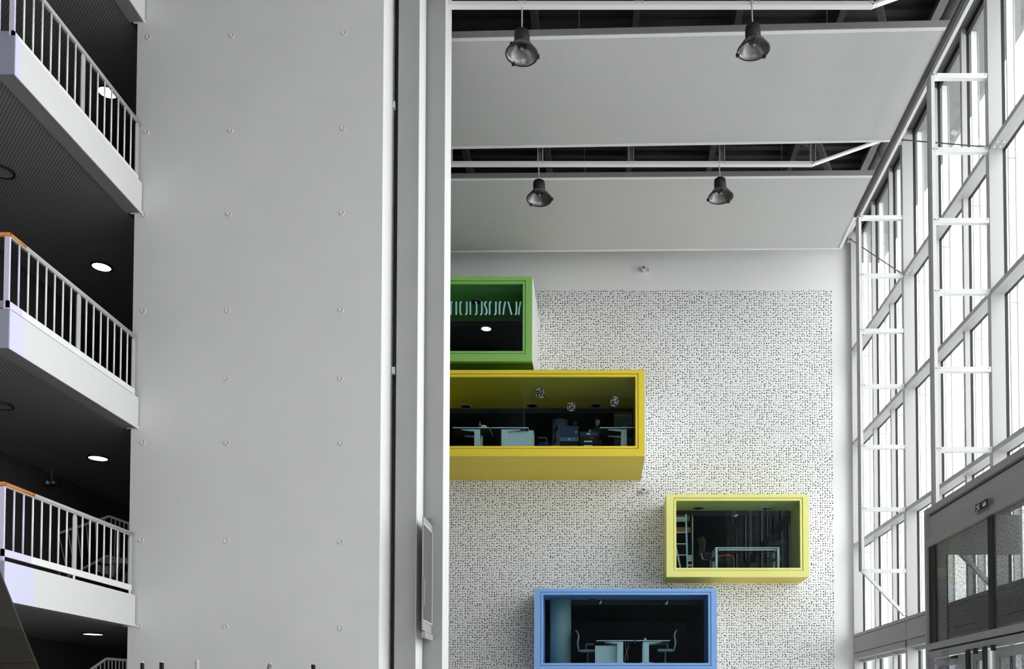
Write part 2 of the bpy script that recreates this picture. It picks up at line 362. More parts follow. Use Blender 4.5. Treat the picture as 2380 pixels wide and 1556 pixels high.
# outer skin: narrow fins, brackets, eaves
ORD = ['first', 'second', 'third', 'fourth', 'fifth', 'sixth', 'seventh', 'eighth', 'ninth', 'tenth']
for i, y in enumerate(BAYS[:8:-1]):
    t = thing('glass_fin', f'slim white vertical fin outside the glazing, {ORD[i]} from the rear wall', 'fin', (8.3, y, FL), 'white fins outside the glazed wall')
    B(8.24, 8.38, y+.02, y+.06, FL, 15.35).build('blade', outer_m, t); B(8.38, 8.405, y+.0, y+.09, FL, 15.35).build('edge_strip', steel_g, t)
    for h in LV[1:4]: B(8.2, 8.44, y-.005, y+.02, h-.18, h-.165).build('clamp_arm', steel_g, t)
tag(B(8.21, 9.5, -6, 30, 15.5, 15.8).build('eaves_overhang', canopy_m), 'grey roof overhang outside above the glass', 'eaves')
tag(B(8.9, 18, 33, 36, 1.95, 3.1).build('outdoor_canopy', canopy_m), 'grey concrete canopy outside beyond the ground floor glass', 'canopy')

# ================================================================== LADDER TRUSSES
RUNG = [13.08, 11.54, 10.08, 8.62, 7.03, 5.40, 3.80]
for k, (Yc, lab) in enumerate(((17.85, 'white steel ladder truss above the entrance lobby'), (23.0, 'white steel ladder truss with full slanted foot, nearer the rear wall'), (12.7, 'white steel ladder truss next to the camera side'))):
    t = thing('ladder_truss', lab, 'truss', (7.3, Yc, 2.6), 'ladder trusses along the glazed wall')
    B(6.69, 6.76, Yc-.03, Yc+.1, 3.8, 13.1).build('inner_chord', steel_w, t); B(6.665, 6.69, Yc+.0, Yc+.16, 3.8, 13.1).build('chord_flange', steel_g, t)
    r = None
    for h in RUNG:
        if r is None:
            r = MB().box(6.76, XI+.0, Yc-.035, Yc-.02, h-.035, h+.05).box(6.76, XI, Yc-.035, Yc+.06, h-.05, h-.035).build('rung', steel_w, t)
            bl = MB().tube((6.80, Yc-.045, h+.02), (6.80, Yc-.03, h+.02), .011, 6).build('bolt', steel_d, t); bl2 = dup(bl, (.98, 0, 0)); bl3 = dup(bl, (-.075, 0, 0))
        else:
            d = (0, 0, h-RUNG[0]); dup(r, d); dup(bl, d); dup(bl2, d); dup(bl3, d)
    MB().beam((6.71, Yc+.02, 3.82), (XI-.04, Yc+.02, 2.66), .10, .075).build('foot_strut', steel_w, t)
t = thing('eaves_beam', 'long white double tube running over the ladder truss tops', 'beam', (6.7, 18, 13.1))
MB().beam((6.745, 9, 13.16), (6.745, 23.1, 13.16), .07, .10).build('front_tube', steel_w, t)
MB().beam((6.64, 9, 13.2), (6.64, 23.1, 13.2), .07, .10).build('rear_tube', roof_b, t)
t = thing('duct', 'round grey metal duct running along the eaves', 'duct', (7.3, 18, 14.4))
MB().tube((7.28, 9, 14.62), (7.28, 26.2, 14.62), .2, 20).build('pipe', duct_m, t, smooth=True)
cr = MB().tube((7.28, 10, 14.62), (7.28, 10.06, 14.62), .215, 20).build('collar', duct_m, t)
for k in range(1, 8): dup(cr, (0, 2.1*k, 0))

# ================================================================== ROOF TRUSSES, BAFFLES, LAMPS
PX = [-3.83+2.275*k for k in range(5)]
def truss(Yc, xl, lab):
    t = thing('roof_truss', lab, 'truss', (2, Yc, 13.8), 'roof trusses')
    hc = 13.86
    MB().box(xl, 5.27, Yc-.06, Yc+.06, hc-.02, hc+.012).box(xl, 5.27, Yc-.045, Yc-.03, hc+.012, hc+.07).build('bottom_chord', steel_w, t)
    MB().beam((5.24, Yc, hc), (7.6, Yc, hc+.85), .12, .04).build('raked_chord', steel_w, t)
    B(xl, 7.6, Yc-.07, Yc+.07, 15.35, 15.5).build('top_chord', roof_b, t)
    for x in PX:
        if x < xl+.02: continue
        B(x-.07, x-.055, Yc-.05, Yc+.05, hc+.01, 15.35).build('post', steel_g, t); B(x-.055, x+.055, Yc+.02, Yc+.035, hc+.01, 15.35).build('post_web', steel_d, t); B(x+.055, x+.07, Yc-.05, Yc+.05, hc+.01, 15.35).build('post', steel_g, t)
    for a, b in zip(PX[:-1], PX[1:]):
        if a < xl: continue
        MB().beam((a, Yc, 15.35), (b, Yc, 14.3), .05, .05).build('diagonal', steel_d, t)
truss(17.0, -2.99, 'white roof truss in front of the nearer baffle')
truss(22.0, -4.6, 'white roof truss between the two baffles')
truss(12.0, -4.6, 'white roof truss nearest the camera')
def baffle(cs, lab):
    """cs: near-left, near-right, far-right, far-left (X, Y)"""
    h = 13.88; t = thing('ceiling_baffle', lab, 'ceiling panel', (2, (cs[0][1]+cs[2][1])/2, h), 'perforated ceiling baffles')
    nl, nr, fr, fl = [Vector((*c, h)) for c in cs]
    def quad(a, b, c, d, z0, z1): return MB().add([(p.x,p.y,z) for z in (z0, z1) for p in (a,b,c,d)], [(0,3,2,1),(4,5,6,7),(0,1,5,4),(1,2,6,5),(2,3,7,6),(3,0,4,7)])
    quad(nl, nr, fr, fl, h+.012, h+.03).build('perforated_sheet', panel_m, t)
    w = .09; wx = Vector((w, 0, 0)); wy = Vector((0, w, 0))
    quad(nl, nr, nr+wy, nl+wy, h, h+.02).build('frame_strip', baffle_fr, t); quad(fl-wy*.7, fr-wy*.7, fr, fl, h-.01, h+.02).build('frame_strip', baffle_fr, t)
    quad(nr-wx, nr, fr, fr-wx, h-.004, h+.02).build('frame_strip', baffle_fr, t); quad(nl, nl+wx, fl+wx, fl, h-.004, h+.02).build('frame_strip', baffle_fr, t)
    e = Vector((0, .02, 0)); quad(nl-e, nr-e, nr, nl, h+.005, h+.13).build('near_edge', baffle_ed, t); quad(fl, fr, fr+e, fl+e, h+.0, h+.13).build('far_edge', baffle_ed, t)
    for fx in (.15, .5, .85):
        for g in (.25, .75):
            p = nl.lerp(nr, fx).lerp(fl.lerp(fr, fx), g); MB().tube((p.x, p.y, h+.03), (p.x, p.y, 15.9), .01, 6).build('hanger', steel_d, t)
baffle([(-8.0, 18.0), (7.0, 17.55), (7.03, 21.12), (-8.0, 21.5)], 'large perforated grey ceiling baffle nearer the camera')
baffle([(-8.0, 22.66), (7.02, 22.47), (7.07, 26.05), (-8.0, 26.32)], 'perforated grey ceiling baffle closest to the rear wall')
baffle([(-8.0, 12.9), (7.0, 12.6), (7.03, 16.2), (-2.9, 16.4)], 'perforated grey ceiling baffle over the camera side')

def lamp(X, Y, h, lab):
    """h = height of the reflector mouth"""
    t = thing('pendant_lamp', lab, 'lamp', (X, Y, h), 'high-bay pendant lamps')
    c = (X, Y, h)
    MB().tube((X, Y, h+.46), (X, Y, 13.84), .014).build('rod', steel_g, t)
    MB().lathe([(0,.47),(.10,.47),(.14,.44),(.15,.38),(.15,.24),(.13,.21),(0,.21)], c, 24).build('housing', black_m, t, smooth=True)
    MB().lathe([(.125,.225),(.16,.20),(.20,.165),(.245,.11),(.285,.05),(.305,.0),(.297,.0),(.277,.05),(.235,.11),(.19,.16),(.15,.19),(.10,.21)], c, 32).build('reflector', lamp_out, t, smooth=True)
    MB().lathe([(.30,-.012),(.318,-.012),(.322,.0),(.318,.014),(.30,.014),(.30,-.012)], c, 32).build('rim', black_m, t, smooth=True); rim_ = t.children[-1]
    MB().lathe([(.0,.07),(.035,.075),(.05,.10),(.05,.14),(.035,.18),(.03,.21)], c, 16).build('bulb', lamp_out, t, smooth=True); bulb_ = t.children[-1]
    MB().lathe([(.06,.15),(.09,.15),(.09,.16),(.06,.16)], c, 20).build('socket_ring', black_m, bulb_)
    for a in (10, 128, 236):
        a = math.radians(a); x, y = X+.315*math.cos(a), Y+.315*math.sin(a); B(x-.028, x+.028, y-.028, y+.028, h-.03, h+.035).build('clip', black_m, rim_, bevel=.006)
    return t
l1 = lamp(*at(1213, 127, 17.0), 'left pendant lamp with grey bell reflector in front of the nearer baffle')
dup_tree(l1, Vector(at(1751.5, 117, 17.0))-Vector(at(1213, 127, 17.0)), 'right pendant lamp with grey bell reflector in front of the nearer baffle', (math.radians(3), math.radians(-5), .5))
dup_tree(l1, Vector(at(1253.5, 463, 22.0))-Vector(at(1213, 127, 17.0)), 'left pendant lamp in front of the far baffle', (0, math.radians(2), 2.2))
dup_tree(l1, Vector(at(1675, 459, 22.0))-Vector(at(1213, 127, 17.0)), 'right pendant lamp in front of the far baffle', (0, math.radians(-3), .6))
dup_tree(l1, Vector((-1.55, 12, 12.95))-Vector(at(1213, 127, 17.0)), 'left pendant lamp over the camera side', (0, 0, 1))
dup_tree(l1, Vector((2.95, 12, 12.95))-Vector(at(1213, 127, 17.0)), 'right pendant lamp over the camera side', (0, 0, 2))

# ================================================================== BALCONIES
SL = [1.58, 5.02, 8.82, 12.24]; XB, YN, YE = -8.05, 12.0, 15.37
NMS = ['lowest', 'second', 'third', 'topmost']
for k, h in enumerate(SL):
    t = thing('balcony', f'white-edged balcony slab with dark perforated underside, {NMS[k]} of the stack', 'balcony', (-9.5, 14, h), 'balcony slabs')
    ys = (12.62, 12.32, 12.12, 12.1)[k]
    B(XB-.02, XB, ys, YE, h, h+.54).build('fascia', fascia_m, t); fas_ = t.children[-1]
    B(XB-.02, XB, YN, ys, h, h+.54).build('fascia_end', lavender, t)
    B(-11.4, XB-.0, YN-.02, YN, h, h+.54).build('front_fascia', lav_grey, t)
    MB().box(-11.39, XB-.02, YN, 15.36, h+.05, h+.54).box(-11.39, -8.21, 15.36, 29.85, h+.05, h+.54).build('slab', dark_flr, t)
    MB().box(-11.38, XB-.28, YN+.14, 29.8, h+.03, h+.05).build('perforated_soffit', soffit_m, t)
    MB().box(XB-.28, XB-.02, YN, 15.38, h+.01, h+.05).box(-11.4, XB-.28, YN, YN+.14, h+.01, h+.05).build('soffit_border', soffit_b, t)
    B(XB-.2, XB+.0, YE, YE+.03, h-.0, h+.05).build('end_cap', fascia_m, fas_)
    if k == 3: continue
    # balustrade
    zt, zb = h+1.60, h+.54; xr = XB-.06
    b = thing('balustrade', f'white bar balustrade with round handrail on the {NMS[k]} balcony', 'balustrade', (xr, 13.7, zb), 'balcony balustrades')
    gap = (.07, .035, .0)[k]
    B(xr-.02, xr+.02, ys, YE-.05, zb+gap, zb+gap+.10).build('bottom_rail', steel_w, b); B(xr-.02, xr+.02, YN+.02, ys, zb+gap, zb+gap+.10).build('bottom_rail_end', steel_lav, b)
    MB().tube((xr, ys+.05, zt), (xr, YE+.0, zt), .03, 12).build('handrail', steel_g, b, smooth=True); hr_ = b.children[-1]
    MB().path([(-11.3, YN+.05, zt), (xr, YN+.05, zt), (xr, ys+.05, zt)], .03, 12).build('handrail_wood', wood_m, b, smooth=True)
    B(xr-.02, xr+.02, YN+.05, YE-.02, zt-.045, zt-.03).build('rail_flat', steel_g, hr_)
    sp = (YE-.08-YN-.05)/16; bar = post = None
    for i in range(1, 17):
        y = YN+.05+sp*i
        if i in (8, 16):
            pts = [(y-.05, zb+gap+.1), (y+.05, zb+gap+.1), (y+.05, zt-.10), (y+.03, zt-.05), (y-.03, zt-.05), (y-.05, zt-.10)]
            MB().prism(pts, 0, xr-.008, xr+.008).build('post', steel_g, b); MB().tube((xr, y, zt-.06), (xr, y, zt-.02), .012, 6).build('post_pin', steel_g, b)
            MB().tube((xr, y, zb-.01), (xr, y, zb+gap+.01), .018, 8).build('foot', steel_w, b)
        elif bar is None: bar = MB().tube((xr, y, zb+gap+.09), (xr, y, zt-.035), .0135, 8).build('bar', steel_lav if y < ys else steel_w, b, smooth=True); yb0 = y
        else: dup(bar, (0, y-yb0, 0), steel_w if y >= ys else None)
    B(xr-.05, xr+.02, YN+.02, YN+.05, zb-.02, zt-.04).build('corner_post', steel_lav, b)
    B(-11.3, xr, YN+.03, YN+.06, zb+gap, zb+gap+.10).build('front_rail', lav_grey, b)
    fb = MB().tube((xr-.2, YN+.045, zb+gap+.09), (xr-.2, YN+.045, zt-.03), .0135, 8).build('front_bar', steel_lav, b)
    for i in range(1, 10): dup(fb, (-.2*i, 0, 0))
def downlight(q, h, lit, lab):
    X, Y, _ = atH(*q, h); t = thing('downlight', lab, 'ceiling light', (X, Y, h), 'recessed corridor downlights')
    MB().lathe([(.165,.0),(.195,.0),(.195,.03),(.165,.03),(.165,.0)], (X, Y, h), 24).build('trim_ring', black_m, t)
    MB().lathe([(0,.012),(.165,.006)], (X, Y, h), 24).build('diffuser', lamp_on if lit else steel_d, t)
for q, h, lit, lab in (((250,216),SL[3],1,'lit round downlight seen behind the upper balustrade bars'), ((236,622),SL[2],1,'lit round downlight under the third balcony'),
        ((228,1067),SL[1],1,'lit round downlight under the second balcony'), ((216,1476),SL[0],1,'lit round downlight under the lowest balcony'),
        ((3,401),SL[2],0,'unlit round downlight under the third balcony at the left edge'), ((0,945),SL[1],0,'unlit round downlight under the second balcony at the left edge')):
    downlight(q, h, lit, lab)
# exit sign on the corridor wall
def arrow(cx, cz, s): return [(cx-.25*s, cz+.6*s), (cx+.25*s, cz+.6*s), (cx+.25*s, cz-.1*s), (cx+.6*s, cz-.1*s), (cx, cz-.7*s), (cx-.6*s, cz-.1*s), (cx-.25*s, cz-.1*s)]
X, Y, h = atX(119, 1122, -11.38)
t = thing('exit_sign', 'small dark exit sign with arrow hanging in the corridor', 'sign', (X, Y, h))
X += .4; Y = 18.0; X, _, h = at(119, 1122, Y)
B(X-.13, X+.13, Y, Y+.05, h-.05, h+.05).build('box', black_m, t)
MB().box(X-.01, X+.05, Y-.004, Y, h-.005, h+.005).prism([(X+.04,h-.028),(X+.04,h+.028),(X+.075,h)], 1, Y-.004, Y).build('arrow', steel_g, t)
MB().box(X-.10, X-.07, Y-.004, Y, h-.03, h+.03).box(X-.06, X-.04, Y-.004, Y, h-.03, h+.01).build('pictogram', steel_g, t)
MB().tube((X, Y+.02, h+.05), (X, Y+.02, SL[1]+.03), .008, 6).build('hanger', steel_d, t)
# stair with railing behind the lowest balustrade
def stair_rail(pts, low, Yc, n, lab):
    t = thing('stair_railing', lab, 'railing', at(*low[0], Yc), 'corridor stair railings')
    P = [at(*p, Yc+i*.2) for i, p in enumerate(pts)]; Q = [at(*p, Yc+i*.2) for i, p in enumerate(low)]
    MB().path(P, .028, 8).build('handrail', steel_g, t); MB().path(Q, .03, 8).build('string', steel_g, t)
    for a, b, c, d, m in zip(P, P[1:], Q, Q[1:], n):
        for i in range(m):
            f = (i+.5)/m; MB().tube(Vector(c).lerp(Vector(d), f), Vector(a).lerp(Vector(b), f), .012, 6).build('bar', steel_g, t)
stair_rail([(60,1266),(254,1201),(303,1219)], [(100,1372),(250,1293),(303,1311)], 18.6, (9, 5), 'dim stair railing rising behind the lowest balustrade')
stair_rail([(190,1572),(248,1532),(298,1536)], [(190,1640),(248,1598),(298,1602)], 17.5, (6, 6), 'dim stair railing at the foot of the pier on the left')
t = thing('staircase', 'grey stair flight with open treads behind the lowest balustrade', 'staircase', at(265, 1370, 19.2))
for i, (x0, x1, y0, y1) in enumerate(((236,252,1316,1335),(254,266,1303,1341),(268,280,1308,1346),(281,292,1312,1352),(224,234,1314,1330),(236,246,1340,1352),(252,259,1344,1355),(268,278,1348,1362),(283,290,1352,1364))):
    a = at(x0, y1, 19.2+.05*i); b_ = at(x1, y0, 19.2+.05*i); B(a[0], b_[0], a[1], a[1]+.3, a[2], b_[2]).build('riser_panel', steel_g, t)
MB().beam((at(235,1345,19.4)[0], 19.6, SL[0]+.54), (at(296,1318,19.4)[0], 19.6, at(296,1318,19.4)[2]), .9, .08).build('flight', dark_wall, t); a = at(235, 1310, 19.1); b_ = at(300, 1300, 19.1); B(a[0], b_[0], 19.1, 20.4, a[2], a[2]+.12).build('landing_edge', steel_g, t)
# slanted dark stair wall at the lower left
t = thing('stair_wall', 'dark slanted stair wall in the lower left corner', 'stair wall', at(20, 1556, 10.0))
P = [at(-60, 1185, 10), at(0, 1335, 10), at(52, 1466, 10), at(-60, 1440, 10)]
MB().prism([(p[0], p[2]) for p in P], 1, 10, 10.03).build('upper_panel', brown_m, t)
P = [at(-60, 1440, 10), at(52, 1466, 10), at(112, 1616, 10), at(112, 1800, 10), at(-60, 1800, 10)]
MB().prism([(p[0], p[2]) for p in P], 1, 10, 10.03).build('lower_panel', olive_m, t)
a = at(-60, 1541, 10); b_ = at(82, 1537, 10); MB().beam((a[0], 9.99, a[2]), (b_[0], 9.99, b_[2]), .02, .02).build('edge_trim', M('dark_rust', (.02,.006,.002), .7), t)

# poles whose tips show at the bottom of the pier
for (x, y, m, w, dx, lab) in ((331,1542,black_m,.018,0,'black pole tip at the bottom, first from the left'), (376,1541,black_m,.021,0,'black pole tip at the bottom, second from the left'),
        (458.5,1538,steel_g,.019,0,'pale grey pole tip at the bottom between black ones'), (628,1545,steel_d,.021,-.4,'leaning dark pole tip at the bottom of the pier'), (728,1546,black_m,.021,.12,'black pole tip at the bottom nearest the white edge')):
    X, Y, h = at(x, y, 9.0); t = thing('pole', lab, 'pole', (X+dx, Y, FL))
    MB().tube((X+dx, Y, FL+.03), (X, Y, h), w, 10).build('shaft', m, t, smooth=True); MB().tube((X+dx, Y, FL), (X+dx, Y, FL+.03), .07, 20).build('base', black_m, t)
    MB().tube((X, Y, h), (X-dx*.004, Y, h+.012), w*.9, 10).build('cap', steel_g, t)

# display case on the third wall return
Xd = -3.18; t = thing('display_case', 'glazed notice display standing out from the grey wall return', 'display case', (Xd, 16.3, at(985, 1490, 15.9)[2]))
_, ya, ta = atX(985.5, 1193, Xd); _, yb, tb = atX(1005, 1490, Xd); yb = 16.69
ztop = atX(1005, 1222, Xd)[2]; zg1 = atX(1004, 1240, Xd)[2]; zg0 = atX(1004, 1452, Xd)[2]; zb0 = atX(1004, 1475, Xd)[2]
B(Xd-.03, Xd-.01, ya, yb, zb0, ztop).build('body', plaster_d, t); B(Xd-.012, Xd-.004, ya+.03, yb-.035, zg0, zg1).build('screen', screen_m, t)
MB().box(Xd-.01, Xd+.006, yb-.03, yb-.015, zg0, zg1).box(Xd-.01, Xd+.006, ya, yb-.015, zg1, zg1+.015).box(Xd-.01, Xd+.006, ya, yb-.015, zg0-.015, zg0).build('bezel', white_p, t)
B(Xd-.10, Xd+.0, yb-.12, yb, ztop, ztop+.12).build('hinge', steel_d, t); B(Xd-.04, Xd+.02, ya+.05, yb-.04, zb0-.13, zb0-.02).build('lower_housing', plaster_d, t)
B(Xd-.004, Xd+.0, ya, ya+.13, zg0+.25, zg0+.75).build('notice', steel_d, t)

# wall detectors
for yy, lab in ((629, 'small white wall detector above the dotted field'), (1143, 'small white wall detector between yellow and lemon boxes')):
    X, Y, h = at(1500, yy, YW); t = thing('wall_detector', lab, 'detector', (X, YW, h), 'wall detectors')
    B(X-.02, X+.12, YW-.08, YW, h-.055, h+.045).build('mount', alu_lt, t, bevel=.01)
    MB().tube((X-.06, YW-.16, h-.01), (X-.06, YW, h), .075, 16).build('dome', white_p, t, smooth=True)
    MB().tube((X-.06, YW-.175, h+.015), (X-.06, YW-.155, h+.015), .03, 12).build('lens', black_m, t)
# ================================================================== COLOURED WINDOW BOXES
YF = {k: v[2] for k, v in BX.items()}
def window_box(key, name_label, m, m_soffit=None, side=None):
    o, i, Y = RO[key], RI[key], YF[key]
    t = thing('window_box', name_label, 'window box', ((o[0]+o[1])/2, Y+.5, o[2]))
    e = .085; mid = (i[0]-e, i[1]+e, i[2]-e, i[3]+e)
    MB().ring(o, mid, Y, Y+.14).build('front_frame', m, t); ff_ = t.children[-1]
    MB().ring((mid[0]+.02, mid[1]-.02, mid[2]+.02, mid[3]-.02), i, Y+.012, Y+.12).build('glazing_bead', m, ff_)
    MB().ring(mid, (mid[0]+.03, mid[1]-.03, mid[2]+.03, mid[3]-.03), Y+.06, Y+.13).build('shadow_gap', m, ff_)
    B(i[0]-.02, i[1]+.02, Y+.08, Y+.09, i[2]-.02, i[3]+.02).build('pane', glass_b, t)
    sh = MB(); ys, ye = Y+.14, YW+.15
    sh.box(o[0], o[1], ys, ye, i[3]+.03, o[3]); sh.box(o[0], i[0]-.03, ys, ye, i[2]-.03, i[3]+.03); sh.box(i[1]+.03, o[1], ys, ye, i[2]-.03, i[3]+.03)
    sh.build('shell', m, t)
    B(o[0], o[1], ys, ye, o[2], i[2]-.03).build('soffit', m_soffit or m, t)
    if side: B(o[1], o[1]+.012, Y+.005, YW-.01, o[2]+.005, o[3]-.005).build('side_panel', side, t)  # seen on green only; on the others added unseen against colour bounce
    # room behind
    r = (i[0]-.03, i[1]+.03, i[2]-.03, i[3]-.12); yb = YW+5.5; mb = MB()
    mb.box(r[0]-.1, r[0], YW+.15, yb, r[2]-.1, r[3]+.1); mb.box(r[1], r[1]+.1, YW+.15, yb, r[2]-.1, r[3]+.1); mb.box(r[0], r[1], YW+.15, yb, r[2]-.1, r[2]); mb.box(r[0], r[1], YW+.15, yb, r[3], r[3]+.1); mb.box(r[0]-.1, r[1]+.1, yb, yb+.1, r[2]-.1, r[3]+.1)
    mb.box(o[0]-.1, o[1]+.1, YW+.2, YW+.25, r[3], o[3]+.3); mb.box(o[0]-.1, r[0], YW+.2, YW+.25, o[2]-.3, r[3]); mb.box(r[1], o[1]+.1, YW+.2, YW+.25, o[2]-.3, r[3]); mb.box(r[0], r[1], YW+.2, YW+.25, o[2]-.3, r[2])
    struct(mb.build('wall_office', room_m), 'dark navy office room behind the '+key+' box', 'room')
    return t
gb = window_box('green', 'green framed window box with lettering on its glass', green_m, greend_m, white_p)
yb_ = window_box('yellow', 'wide deep yellow window box with office desks inside', yellow_m, None, white_p)
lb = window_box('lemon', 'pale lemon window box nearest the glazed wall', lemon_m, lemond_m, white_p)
bb = window_box('blue', 'sky blue window box with two desks and a round column', blue_m, None, white_p)
def fl(k): return RI[k][2]-.03
def wx(x, y, Y): return at(x, y, Y)[0]
def spot(q, h, lit, key, box):
    X, Y, _ = atH(*q, h); r = .2
    MB().lathe([(.15,-.004),(.19,-.004),(.19,.012),(.15,.012),(.15,-.004)], (X, Y, h), 20).build('light_ring', steel_g, box)
    MB().lathe([(0,.004),(.15,.002)], (X, Y, h), 20).build('light_lens', lamp_on if lit else black_m, box)
for q in ((1083,946),(1237,944),(1385,944)): spot(q, RI['yellow'][3]+.02, 0, 'yellow', yb_)
for q in ((1623,1182.5),(1781.5,1183.5)): spot(q, RI['lemon'][3]+.02, 0, 'lemon', lb)
for q in ((1376,1394),(1528,1396)): spot(q, RI['blue'][3]+.02, 0, 'blue', bb)
spot((1106,703), RI['green'][3]+.02, 0, 'green', gb); spot((1130,765), RI['green'][3]-.135, 1, 'green', gb)
# lettering on the green box glass: slim strokes of cut letters
Yl = YF['green']+.07; t = thing('window_lettering', 'pale blue cut letters stuck on the green box glass', 'lettering', at(1125, 733, Yl))
def stroke(pts, w=3.6):
    P = [at(1030+x/6.224, 630+y/6.224, Yl) for x, y in pts]; mb = MB(); L_ = []; R_ = []
    for k, p in enumerate(P):
        a = Vector(P[max(k-1, 0)]); b = Vector(P[min(k+1, len(P)-1)]); d = (b-a).normalized(); n = Vector((d.z, 0, -d.x))*(w*Yl/F/2)
        L_.append(Vector(p)-n); R_.append(Vector(p)+n)
    n = len(P); V = L_+R_+[v+Vector((0,.008,0)) for v in L_+R_]
    Fc = []
    for k in range(n-1): Fc += [[k, k+1, n+k+1, n+k], [2*n+k, 3*n+k, 3*n+k+1, 2*n+k+1], [k, 2*n+k, 2*n+k+1, k+1], [n+k, n+k+1, 3*n+k+1, 3*n+k]]
    mb.add(V, Fc); mb.build('letter', letter_m, t)
a, b = 446, 634
def hook(x, top, bot, xt=None):
    xt = x if xt is None else xt; pts = []
    if top: pts += [(x+top*22, a), (x+top*8, a+8), (x, a+28)]
    else: pts += [(x, a)]
    pts += [(x, 540)]
    if bot: pts += [(x, b-28), (x+bot*8, b-8), (x+bot*22, b)]
    else: pts += [(x, b)]
    stroke(pts)
hook(112, 1, 0); hook(189, 0, 0); hook(246, 1, 1); hook(342, 0, -1); hook(393, 0, 0); hook(484, -1, -1); hook(560, 0, -1)
stroke([(628,a),(606,a+12),(600,a+40),(612,a+75),(628,a+110),(632,a+145),(622,a+175),(606,b)])
hook(672, 1, 0); hook(762, 0, -1); hook(815, 1, 0); stroke([(898,a),(880,a+90),(868,b)]); stroke([(940,a),(965,a+90),(992,b)]); hook(1060, 0, -1); stroke([(1122,a),(1102,a+90),(1094,b)])

# ---------------------------------------------------------------- furniture builders
def desk(key, xl, xr, lx0, lx1, brk, Y, lab, ym):
    z = fl(key); zt = z+.735; t = thing('desk', lab, 'desk', (wx((xl+xr)/2, ym, Y), Y+.4, z), 'pale office desks')
    X0, X1, L0, L1 = (wx(x, ym, Y) for x in (xl, xr, lx0, lx1)); lc = (L0+L1)/2
    B(X0, X1, Y, Y+.8, zt-.025, zt).build('top', desk_m, t, bevel=.004); B(X0+.01, X1-.01, Y+.02, Y+.78, zt-.04, zt-.025).build('underside', room_m, t)
    for dy in (.06, .66):
        B(L0, L1, Y+dy, Y+dy+.07, z+.06, zt-.04).build('leg', desk_m, t, bevel=.008)
        MB().prism([(L0-.38, z), (lc, z), (L1+.2, z), (L1+.2, z+.02), (L1, z+.075), (L0, z+.075), (L0-.38, z+.02)] if brk < 0 else [(L0-.2, z), (L1+.38, z), (L1+.38, z+.02), (L1, z+.075), (L0, z+.075), (L0-.2, z+.02)], 1, Y+dy-.01, Y+dy+.08).build('foot', desk_m, t)
        e = L0-.38 if brk < 0 else L1+.38; s = L0 if brk < 0 else L1
        MB().prism([(e, zt-.055), (s, zt-.10), (s, zt-.04), (e, zt-.04)], 1, Y+dy, Y+dy+.06).build('bracket', desk_m, t)
    B(L0+.05, L1-.05, Y+.2, Y+.65, zt-.12, zt-.05).build('beam', steel_d, t)
    return t, zt
def cabinet(key, xl, xr, ytop, Y, ym, lab):
    z = fl(key); X0, X1 = wx(xl, ym, Y), wx(xr, ym, Y); zt = at((xl+xr)/2, ytop, Y)[2]; t = thing('cabinet', lab, 'cabinet', ((X0+X1)/2, Y, z))
    B(X0, X1, Y, Y+.38, z, zt).build('body', desk_m, t, bevel=.006); B(X1-.02, X1-.012, Y-.003, Y, z+.02, zt-.02).build('edge_joint', steel_d, t)
    B(X0-.0, X1, Y-.004, Y+.38, zt, zt+.012).build('top', pale_m, t); return t
def office_chair(X, Y, z, ang, m, lab):
    t = thing('office_chair', lab, 'chair', (X, Y, z), 'office chairs')
    MB().tube((X, Y, z+.08), (X, Y, z+.42), .03).build('stem', steel_d, t)
    for k in range(5):
        a_ = ang+2*math.pi*k/5; p = (X+.3*math.cos(a_), Y+.3*math.sin(a_), z+.05); MB().beam((X, Y, z+.09), p, .04, .03).build('leg', steel_d, t); MB().tube((p[0]-.02, p[1], z+.03), (p[0]+.02, p[1], z+.03), .03, 10).build('caster', black_m, t)
    c, s_ = math.cos(ang), math.sin(ang); R = lambda a, b, zz: (X+a*c-b*s_, Y+a*s_+b*c, z+zz)
    mb = MB(); mb.add([R(a, b, zz) for zz in (.42, .49) for a, b in ((-.22,-.23),(.24,-.23),(.24,.23),(-.22,.23))], [(0,3,2,1),(4,5,6,7),(0,1,5,4),(1,2,6,5),(2,3,7,6),(3,0,4,7)]); mb.build('seat', m, t, bevel=.02)
    pr = [(-.25,.55),(-.29,.68),(-.27,.80),(-.25,.92),(-.30,1.05),(-.34,1.08)]; mb = MB(); V = []
    for a, zz in pr:
        for b, o in ((-.21,0),(.21,0),(.21,-.04),(-.21,-.04)): V.append(R(a+o, b, zz))
    mb.add(V, [[k*4+i, k*4+(i+1) % 4, k*4+4+(i+1) % 4, k*4+4+i] for k in range(len(pr)-1) for i in range(4)] + [[0,3,2,1], [len(V)-4, len(V)-3, len(V)-2, len(V)-1]]); mb.build('backrest', m, t)
    MB().path([R(-.1,0,.42), R(-.27,0,.45), R(-.31,0,.62)], .022).build('back_stay', steel_g, t)
    for b in (-.25, .25): MB().path([R(-.05,b,.45), R(-.05,b,.66), R(.2,b,.66)], .018).build('armrest', steel_d, t)
